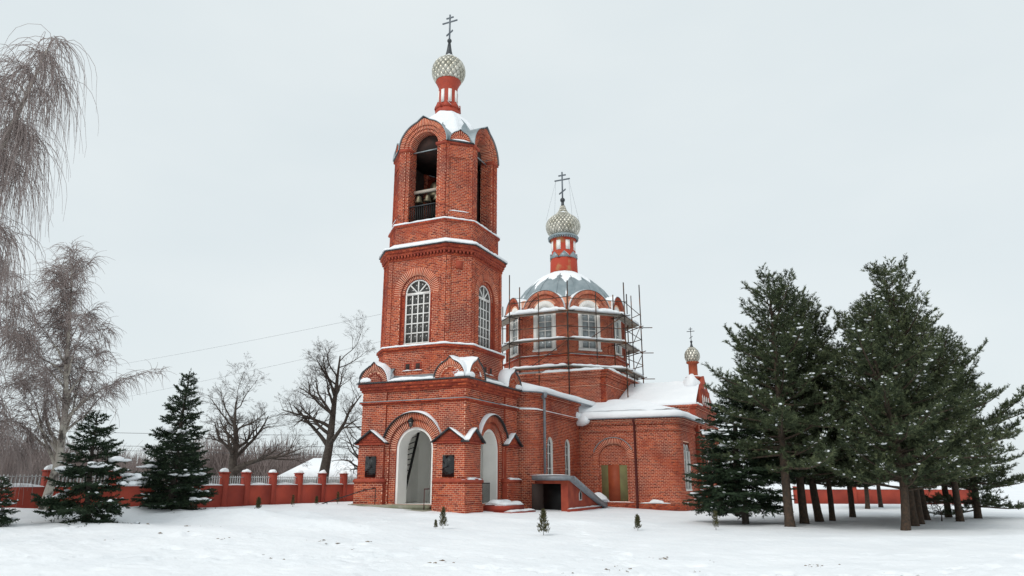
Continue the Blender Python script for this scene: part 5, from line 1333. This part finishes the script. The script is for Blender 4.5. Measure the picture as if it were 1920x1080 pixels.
def conifer(seed, H, h0, R, kind, nsnow, big=0, dens=1.0):
    rng = np.random.default_rng(seed)
    pine = kind == 'pine'
    wood = []; P, Dd, Ln = [], [], []; cand = []
    bend = rng.normal(0, 0.10, 2)
    axis_p = lambda z: np.array([bend[0] * math.sin(z * 0.5), bend[1] * math.sin(z * 0.4 + 1), z])
    r0 = 0.013 * H + 0.05
    zz = np.linspace(-0.3, H, 16)
    for a, b in zip(zz[:-1], zz[1:]):
        rr = lambda z: r0 * (1 - max(z, 0) / H) ** 0.85 + 0.012
        wood.append([*axis_p(a), *axis_p(b), rr(a) * (1.25 if a < 0.2 else 1), rr(b)])
    h = h0
    while h < H - 0.15:
        f = (h - h0) / (H - h0)
        nb = rng.integers(4, 7) if f < 0.85 else 4
        a0 = rng.uniform(0, 6.28)
        for i in range(nb):
            az = a0 + 6.283 * i / nb + rng.normal(0, 0.25)
            L = R * (1 - f) ** (0.62 if pine else 0.85) * (rng.uniform(0.42, 1.18) if pine else rng.uniform(0.62, 1.12)) * (min(1, 0.72 + 1.6 * f) if pine else 1) + (0.30 if pine else 0.16)
            if pine: L *= 0.45 + 1.0 * float(vnoise(np.array([math.cos(az) * 1.3 + 5, math.sin(az) * 1.3 + 5, h * 0.55 + seed]), seed))
            el = (math.radians(-4 + 52 * f + rng.normal(0, 7)) if pine else math.radians(-14 + 46 * f + rng.normal(0, 5)))
            d = np.array([math.cos(az) * math.cos(el), math.sin(az) * math.cos(el), math.sin(el)])
            p = axis_p(h + rng.normal(0, 0.06)); n = 6; st = L / n; pts = [p]; dirs = []
            for k in range(n):
                up = (0.26 * (k / n) ** 1.5) if pine else (-0.05 if k < 3 else 0.12)
                d = unit(d + np.array([0, 0, up]) + rng.normal(0, 0.05, 3)); dirs.append(d)
                pts.append(pts[-1] + d * st)
            br = max(0.010, 0.016 * L)
            for k in range(n): wood.append([*pts[k], *pts[k + 1], br * (1 - k / n) + 0.004, br * (1 - (k + 1) / n) + 0.004])
            nt = max(4, int(L / (0.115 if pine else 0.10) * dens))
            for k in range(nt):
                t = 0.18 + 0.82 * (k + rng.random()) / nt
                j = min(n - 1, int(t * n)); q = pts[j] + (pts[j + 1] - pts[j]) * (t * n - j); bd = dirs[j]
                side = unit(np.cross(bd, [0, 0, 1.0])) * (1 if k % 2 else -1)
                tl = (0.34 * L * (1.08 - t) + 0.16) * rng.uniform(0.6, 1.2)
                td = unit(bd * 0.75 + side * rng.uniform(0.55, 1.0) + np.array([0, 0, rng.uniform(0.05, 0.45) if pine else rng.uniform(-0.30, 0.08)]))
                P.append(q); Dd.append(td); Ln.append(tl)
                if tl > 0.34:
                    for s in range(int(tl / 0.16)):
                        tt = rng.uniform(0.3, 0.95); sd = unit(td + rng.normal(0, 0.55, 3) + np.array([0, 0, 0.25 if pine else -0.1]))
                        P.append(q + td * tl * tt); Dd.append(sd); Ln.append(rng.uniform(0.14, 0.30))
                if t > 0.45: cand.append(q + td * tl * 0.5)
            P.append(pts[-2]); Dd.append(dirs[-1]); Ln.append(st * 1.25)
        h += rng.uniform(0.30, 0.55) if pine else rng.uniform(0.17, 0.27)
    # leader
    for k in range(10): P.append(axis_p(H - 0.9 + 0.09 * k)); Dd.append(unit(np.array([rng.normal(0, .3), rng.normal(0, .3), 1.0]))); Ln.append(0.22)
    P, Dd, Ln = np.array(P), np.array(Dd), np.array(Ln)
    nm = needle_mesh('crown', P, Dd, Ln, 17 if pine else 16, 0.135 if pine else 0.08, 0.030 if pine else 0.032, 0.75 if pine else 0.8, rng, kind)
    cand = np.array(cand)
    pick = cand[rng.choice(len(cand), min(nsnow, len(cand)), replace=False)] + np.array([0, 0, 0.05])
    rx = 0.028 + 0.085 * rng.random(len(pick)) ** 2; rz = rx * rng.uniform(0.3, 0.6, len(pick))
    if big:
        low = cand[(cand[:, 2] < H * 0.62) & (cand[:, 2] > H * .12)]
        pb = low[rng.choice(len(low), big, replace=False)] + np.array([0, 0, 0.06]); nb_ = big * 7
        pb = np.repeat(pb, 7, 0) + rng.normal(0, 1, (nb_, 3)) * np.array([0.17, 0.17, 0.03]); rb = rng.uniform(0.07, 0.19, nb_); big = nb_
        pick = np.concatenate([pick, pb]); rx = np.concatenate([rx, rb]); rz = np.concatenate([rz, rb * rng.uniform(.35, .6, big)])
    return segs_to_mesh('trunk', wood, 'pinebark' if pine else 'bark'), nm, lumps_mesh('crown_snow', pick, rx, rz, rng)
def plant_tree(name, label, cat, meshes, x, y, rot, scale=1.0, group=None, names=('trunk', 'crown', 'crown_snow'), dz=0.0):
    t = thing(name, label, cat, (x, y, float(ground_z(x, y)) + dz), rot, group); t.scale = (scale,) * 3 if not isinstance(scale, tuple) else scale
    for n, me in zip(names, meshes):
        if me is None: continue
        o = link(bpy.data.objects.new(n, me), t)
        if 'snow' in n: o['kind'] = 'stuff'
    return t
PV = [conifer(11, 11.6, 2.2, 4.3, 'pine', 560, dens=0.85), conifer(12, 11.2, 2.4, 4.1, 'pine', 460, dens=0.85), conifer(13, 11.4, 1.9, 4.6, 'pine', 620, dens=0.85)]
SV = [conifer(21, 6.0, 0.25, 1.9, 'spruce', 170, 5, 2.0), conifer(22, 4.0, 0.15, 1.75, 'spruce', 120, 9, 2.4)]
PV.append(conifer(14, 8.6, 0.5, 3.6, 'pine', 300, dens=0.85))
GP = 'pines right of the church'
pines = [(12.3, 33.4, 1, 2.4, 1.03, 'pale trunked pine at the left front of the pine group'),
         (14.1, 36.2, 0, 1.9, 0.98, 'dark pine just right of the leftmost front pine'),
         (15.4, 37.6, 2, 3.1, 0.98, 'third pine trunk from the left in the front row'),
         (16.3, 38.6, 1, 4.4, 0.74, 'slender pine fourth from the left in the pine group'),
         (18.8, 41.8, 0, 5.0, 0.78, 'pine with thick trunk in the shaded middle of the group'),
         (25.3, 54.0, 2, 0.9, 0.80, 'far pine seen between trunks in the middle of the group'),
         (28.0, 57.0, 1, 2.2, 0.80, 'farthest pine whose trunk stands alone behind the others'),
         (16.2, 31.4, 2, 0.0, 0.86, 'slightly leaning pine standing nearest the viewer on the right'),
         (18.3, 34.2, 0, 1.2, 1.05, 'tallest pine with thick trunk behind the leaning front pine'),
         (19.2, 35.6, 1, 2.6, 0.98, 'pine close behind the tallest pine, its trunk touching it'),
         (21.7, 39.1, 2, 3.7, 0.90, 'pine right of the tallest one, set a little deeper'),
         (24.1, 41.8, 0, 4.9, 0.84, 'pine second from the right end of the group'),
         (25.2, 40.8, 3, 5.7, 1.12, 'rightmost low pine whose branches sweep down to the snow'),
         (22.6, 38.0, 1, 2.0, 0.88, 'shorter pine filling the right shoulder of the group')]
for x, y, v, r, s, lab in pines:
    plant_tree('pine_tree', lab, 'pine tree', PV[v], x, y, r, s, GP)
plant_tree('spruce_tree', 'broad dark spruce with low branches in front of the chapel wall', 'spruce tree', SV[0], 11.0, 35.6, 1.0, (1.55, 1.55, 1.05), None, dz=0.75)
st_ = MB(); st_.tube([(0, 0, -0.2), (0, 0, 1.4)], 0.17, 8)
tk = st_.build('spruce_foot', ['bark']); tk.location = (11.0, 35.6, float(ground_z(11.0, 35.6))); 
tk.parent = bpy.data.objects['spruce_tree']; tk.name = 'trunk_foot'
tk.matrix_parent_inverse = Matrix.Identity(4); tk.location = (0, 0, -0.9); tk.scale = (0.65, 0.65, 1)
plant_tree('spruce_tree', 'bushy spruce with big snow pads in front of the red fence', 'spruce tree', SV[1], -13.3, 23.6, 0.6, (0.88, 0.88, 0.84))
plant_tree('spruce_tree', 'tall dense spruce nearest the bare trees left of the church', 'spruce tree', SV[0], -14.4, 32.0, 2.6, (0.90, 0.90, 0.98))
plant_tree('spruce_tree', 'small spruce leaning against the tall one, left of it', 'spruce tree', SV[1], -12.4, 27.2, 3.9, (1.0, 1.0, 0.66))
plant_tree('spruce_tree', 'snowy young spruce cut by the left picture edge', 'spruce tree', SV[1], -14.7, 21.6, 5.2, 0.34)
# young pine leaders between the two left spruces are part of the smaller spruce

# ------------------------------------------------------------------ bare trees
def bare_tree(seed, trunk, r0, spec, droop=0.0, fork=None):
    """trunk: list of points; spec per level: (count, length factor, spread, up)"""
    rng = np.random.default_rng(seed); S = []
    def grow(pts_r, level, plen):
        if level >= len(spec): return
        cnt, lf, spread, up, nseg = spec[level]
        tot = len(pts_r) - 1
        for c in range(cnt):
            t = (0.30 if level else 0.34) + (0.70 if level else 0.66) * (c + rng.random()) / cnt
            j = min(tot - 1, int(t * tot)); f = t * tot - j
            p = pts_r[j][0] * (1 - f) + pts_r[j + 1][0] * f; r = (pts_r[j][1] * (1 - f) + pts_r[j + 1][1] * f)
            pd = unit(pts_r[j + 1][0] - pts_r[j][0])
            rv = rng.normal(size=3); rv -= pd * (rv @ pd); rv = unit(rv)
            d = unit(pd * math.cos(spread) + rv * math.sin(spread) + np.array([0, 0, up * 0.5]))
            L = plen * lf * rng.uniform(0.6, 1.2) * (1.15 - 0.45 * t if level == 0 else 1.1 - 0.4 * t)
            rr = max(min(r * (0.62 if level < 2 else 0.5), r0 * 0.42), 0.005); q = [(p, rr)]
            for k in range(nseg):
                d = unit(d + rng.normal(0, 0.20 if level else 0.16, 3) + np.array([0, 0, up * 0.32 - droop * (k / nseg) * (level >= 2)]))
                p = p + d * (L / nseg); q.append((p, max(rr * (1 - 0.80 * (k + 1) / nseg), 0.004)))
            for a, b in zip(q[:-1], q[1:]): S.append([*a[0], *b[0], a[1], b[1]])
            grow(q, level + 1, L)
    tr = [(np.array(p, float), max(r0 * (1 - 0.88 * i / (len(trunk) - 1)), 0.02)) for i, p in enumerate(trunk)]
    tr[0] = (tr[0][0], r0 * 1.35)
    for a, b in zip(tr[:-1], tr[1:]): S.append([*a[0], *b[0], a[1], b[1]])
    L0 = sum(np.linalg.norm(b[0] - a[0]) for a, b in zip(tr[:-1], tr[1:]))
    grow(tr, 0, L0)
    S = np.array(S); big = S[:, 6] > 0.045
    return segs_to_mesh('trunk', S[big], 'bark') if big.any() else None, segs_to_mesh('crown', S[~big], 'twig')
def plant_bare(label, seed, x, y, trunk, r0, spec, droop=0.0, name='bare_tree', scale=1.0, rot=0):
    return plant_tree(name, label, 'bare tree', bare_tree(seed, trunk, r0, spec, droop), x, y, rot, scale, 'bare trees behind the fence', ('trunk', 'crown'))
SP = [(14, 0.42, 0.95, 0.26, 6), (9, 0.50, 0.75, 0.14, 5), (7, 0.52, 0.75, 0.08, 4), (7, 0.50, 0.7, 0.08, 3)]
plant_bare(scale=(1.0, 1.0, 0.74), label='wide bare lime with a heavy low limb reaching right', seed=31, x=-17.2, y=45.7, trunk=[(0, 0, -.3), (0.05, 0, 1.6), (-0.05, 0, 3.4), (0.1, 0, 4.6), (-0.15, 0, 6.2), (-0.2, 0, 8.0)], r0=0.38, spec=[(13, 0.54, 1.0, 0.24, 6), (9, 0.48, 0.75, 0.14, 5), (7, 0.50, 0.75, 0.08, 4), (7, 0.48, 0.7, 0.08, 3)])
plant_bare(scale=(0.95, 0.95, 0.80), label='tall dark bare tree nearest the left side of the tower', seed=45, x=-12.9, y=50.0, trunk=[(0, 0, -.3), (0.3, 0, 2.2), (0.55, 0, 4.5), (0.65, 0, 7.0), (0.75, 0, 9.2), (0.9, 0, 12.0)], r0=0.45, spec=SP)
plant_bare('low tangled bare tree behind the fence beside the tower', 37, -11.2, 54.0, [(0, 0, -.3), (0.1, 0, 1.6), (0.1, 0, 3.2), (0.3, 0, 6.4)], 0.22, [(9, 0.5, 1.1, 0.05, 5), (7, 0.5, 0.8, -0.05, 4), (6, 0.5, 0.7, -0.1, 3), (4, 0.5, 0.6, -0.1, 3)], 0.15)
# heavy low limb of the lime: its own mesh under that tree
lime = [o for o in COL.objects if o.name.startswith('bare_tree')][0]
sg = bare_tree(36, [(0.1, 0, 2.3), (0.9, -0.2, 2.9), (1.9, -0.3, 3.3), (3.0, -0.3, 3.5), (4.3, -0.2, 4.2)], 0.24, [(8, 0.5, 0.8, 0.25, 5), (6, 0.5, 0.7, 0.12, 4), (6, 0.5, 0.65, 0.1, 3), (4, 0.5, 0.6, 0.1, 3)])
for nme, me in zip(('limb', 'limb_twigs'), sg): link(bpy.data.objects.new(nme, me), lime)

# ------------------------------------------------------------------ weeping birches on the left
def birch(seed, trunk, r0, nlimb, limb_len, nstr, slen, first=0.25, up=0.55, bend=0.10, fall=-0.42):
    rng = np.random.default_rng(seed); W = []; Tw = []
    tr = [np.array(p, float) for p in trunk]; n = len(tr); rad = [max(r0 * (1 - 0.93 * i / (n - 1)), 0.018) for i in range(n)]
    for i in range(n - 1): W.append([*tr[i], *tr[i + 1], rad[i], rad[i + 1]])
    anchors = []
    for c in range(nlimb):
        t = first + (1 - first) * (c + rng.random()) / nlimb; j = min(n - 2, int(t * (n - 1))); f = t * (n - 1) - j
        p = tr[j] * (1 - f) + tr[j + 1] * f; az = rng.uniform(0, 6.283); L = limb_len * (1.12 - t) * rng.uniform(0.6, 1.2) + 0.5
        d = unit(np.array([math.cos(az), math.sin(az), up + 0.5 * t])); r = max(0.012, rad[j] * 0.42)
        q = p
        for k in range(7):
            d2 = unit(d + np.array([0, 0, 0.05 - bend * k]) + rng.normal(0, 0.12, 3)); e = q + d2 * L / 7
            W.append([*q, *e, r * (1 - k / 7.5), r * (1 - (k + 1) / 7.5)])
            anchors.append((e, d2, L * (0.4 + k))); anchors.append(((q + e) / 2, d2, L * (0.4 + k)))
            if k > 1 and rng.random() < 0.8:             # side branchlets
                s = unit(d2 * 0.6 + rng.normal(0, 0.7, 3)); b = e
                for kk in range(4):
                    s = unit(s + np.array([0, 0, -0.16]) + rng.normal(0, 0.1, 3)); b2 = b + s * L * 0.09
                    Tw.append([*b, *b2, 0.010, 0.008]); anchors.append((b2, s, L * (0.4 + k))); b = b2
            q = e; d = d2
    A = np.array([a[0] for a in anchors]); Dd = np.array([a[1] for a in anchors]); tt = np.array([a[2] for a in anchors])
    ii = rng.choice(len(A), nstr, p=tt / tt.sum()); p = A[ii] + rng.normal(0, 0.05, (nstr, 3)); d = unit(Dd[ii] * 0.7 + rng.normal(0, 0.55, (nstr, 3)) + np.array([0, 0, 0.1]))
    L = slen * rng.uniform(0.35, 1.25, nstr); ns = 7; segs = []
    for k in range(ns):
        d = unit(d + np.array([0, 0, fall]) + rng.normal(0, 0.10, (nstr, 3))); e = p + d * (L / ns)[:, None]
        segs.append(np.concatenate([p, e, np.full((nstr, 1), 0.0055 * (1 - k / ns) + 0.0035), np.full((nstr, 1), 0.0055 * (1 - (k + 1) / ns) + 0.0035)], 1)); p = e
    W = np.array(W); thick = W[:, 6] > 0.03
    return segs_to_mesh('trunk', W[thick], 'birchbark'), segs_to_mesh('crown', np.concatenate([np.array(Tw), W[~thick]] + segs), 'birchtwig')
def plant_birch(label, x, y, me): plant_tree('birch_tree', label, 'birch tree', me, x, y, 0, 1.0, 'birches at the left edge', ('trunk', 'crown'))
plant_birch('tall weeping birch towering over the upper left corner', -17.0, 20.0, birch(41, [(0, 0, -.4), (0.15, 0, 3), (0.35, 0, 6), (0.85, 0, 8.6), (1.5, 0, 11), (2.0, 0, 12.9), (2.4, 0, 14.6)], 0.22, 40, 1.35, 2600, 2.6, 0.25, 1.1, 0.10, -0.6))
plant_birch('spreading birch with leaning pale trunk before the red fence', -15.9, 25.4, birch(42, [(0, 0, -.4), (0.35, 0, 1.6), (0.30, 0, 3.2), (0.05, 0, 5.2), (-0.1, 0, 7.0), (-0.3, 0, 8.6)], 0.16, 44, 2.5, 5200, 0.72, 0.16, 1.35, 0.01, -0.2))
plant_birch('smaller birch at the far left picture edge', -17.4, 23.6, birch(43, [(0, 0, -.4), (0.15, 0, 2.0), (0.1, 0, 4.2), (-0.2, 0, 6.4), (-0.3, 0, 8.4)], 0.12, 24, 2.4, 1900, 1.4, 0.2, 0.8))

# ------------------------------------------------------------------ far wood behind the fence
rng = np.random.default_rng(77); S = []
for k in range(2300):
    x = rng.uniform(-190, 40); y = rng.uniform(118, 175); h = rng.uniform(5.5, 10.5) * (1.0 if x < -45 else 0.66) * (0.85 + 0.3 * math.sin(x * 0.11))
    z0 = 0.0
    for j in range(20):
        a = rng.uniform(0, 6.28); sp = rng.uniform(0.05, 0.75); zb = z0 + h * rng.uniform(0.0, 0.55); L = (h - zb) * rng.uniform(0.5, 1.0)
        p0 = (x + rng.normal(0, .5), y + rng.normal(0, .5), zb); p1 = (p0[0] + math.cos(a) * L * sp, p0[1] + math.sin(a) * L * sp, zb + L)
        S.append([*p0, *p1, 0.055, 0.02])
fw = link(bpy.data.objects.new('far_wood', segs_to_mesh('far_wood', S, 'farwood', 9))); fw['kind'] = 'stuff'
tag(fw, 'brown bare woodland along the horizon behind the fence', 'woodland')

# ------------------------------------------------------------------ young thujas in the snow
def thuja(seed, h, r, n=260):
    rng = np.random.default_rng(seed)
    z = rng.uniform(0.08, 1, n) ** 0.9; a = rng.uniform(0, 6.28, n); rr = r * (1 - z) ** 0.7 * rng.uniform(0.2, 1, n)
    P = np.stack([np.cos(a) * rr, np.sin(a) * rr, z * h], -1); Dd = unit(np.stack([np.cos(a) * .5, np.sin(a) * .5, np.full(n, 1.0)], -1) + rng.normal(0, .3, (n, 3)))
    nm = needle_mesh('foliage', P, Dd, np.full(n, 0.09), 9, 0.04, 0.018, 0.6, rng, 'thuja')
    return segs_to_mesh('stem', [[0, 0, -.1, 0, 0, h * .9, 0.014, 0.005]], 'bark'), nm
TH = [thuja(1, 0.72, 0.16), thuja(2, 0.80, 0.24, 420), thuja(3, 0.55, 0.15), thuja(4, 0.62, 0.10, 120)]
ths = [(-2.5, 27.4, 0, 0.95, 'small sparse thuja before the corner of the tower'), (-2.75, 27.3, 2, 0.5, 'tiny twiggy seedling touching the thuja at the tower corner'), (1.1, 26.5, 1, 1.0, 'dense young thuja in front of the cellar entrance'), (5.1, 30.7, 2, 1.0, 'small thuja in front of the boarded door'),
       (8.4, 31.2, 3, 1.1, 'thin thuja below the left edge of the spruce'), (-11.0, 32.6, 2, 0.9, 'small thuja by the fence nearest the tall spruce'),
       (-10.5, 36.0, 3, 0.8, 'small thuja by the fence, second from the spruce'), (-9.9, 38.0, 2, 0.7, 'small thuja by the fence, third from the spruce'), (-9.1, 39.2, 3, 0.9, 'small thuja by the fence nearest the porch handrail')]
for x, y, v, s, lab in ths: plant_tree('young_thuja', lab, 'thuja', TH[v], x, y, x * 3.1, s, 'young thujas in the snow', ('stem', 'foliage'))
plant_tree('bare_shrub', 'low bare brown shrub in the snow under the pines', 'shrub', (bare_tree(51, [(0, 0, -.1), (0.05, 0, 0.3), (0.0, 0, 0.6)], 0.03, [(9, 1.3, 1.0, 0.0, 4), (5, 0.5, 0.8, -0.05, 3), (4, 0.5, 0.7, 0, 3)])[1],), 21.6, 38.0, 0, 1.2, None, ('twigs',))
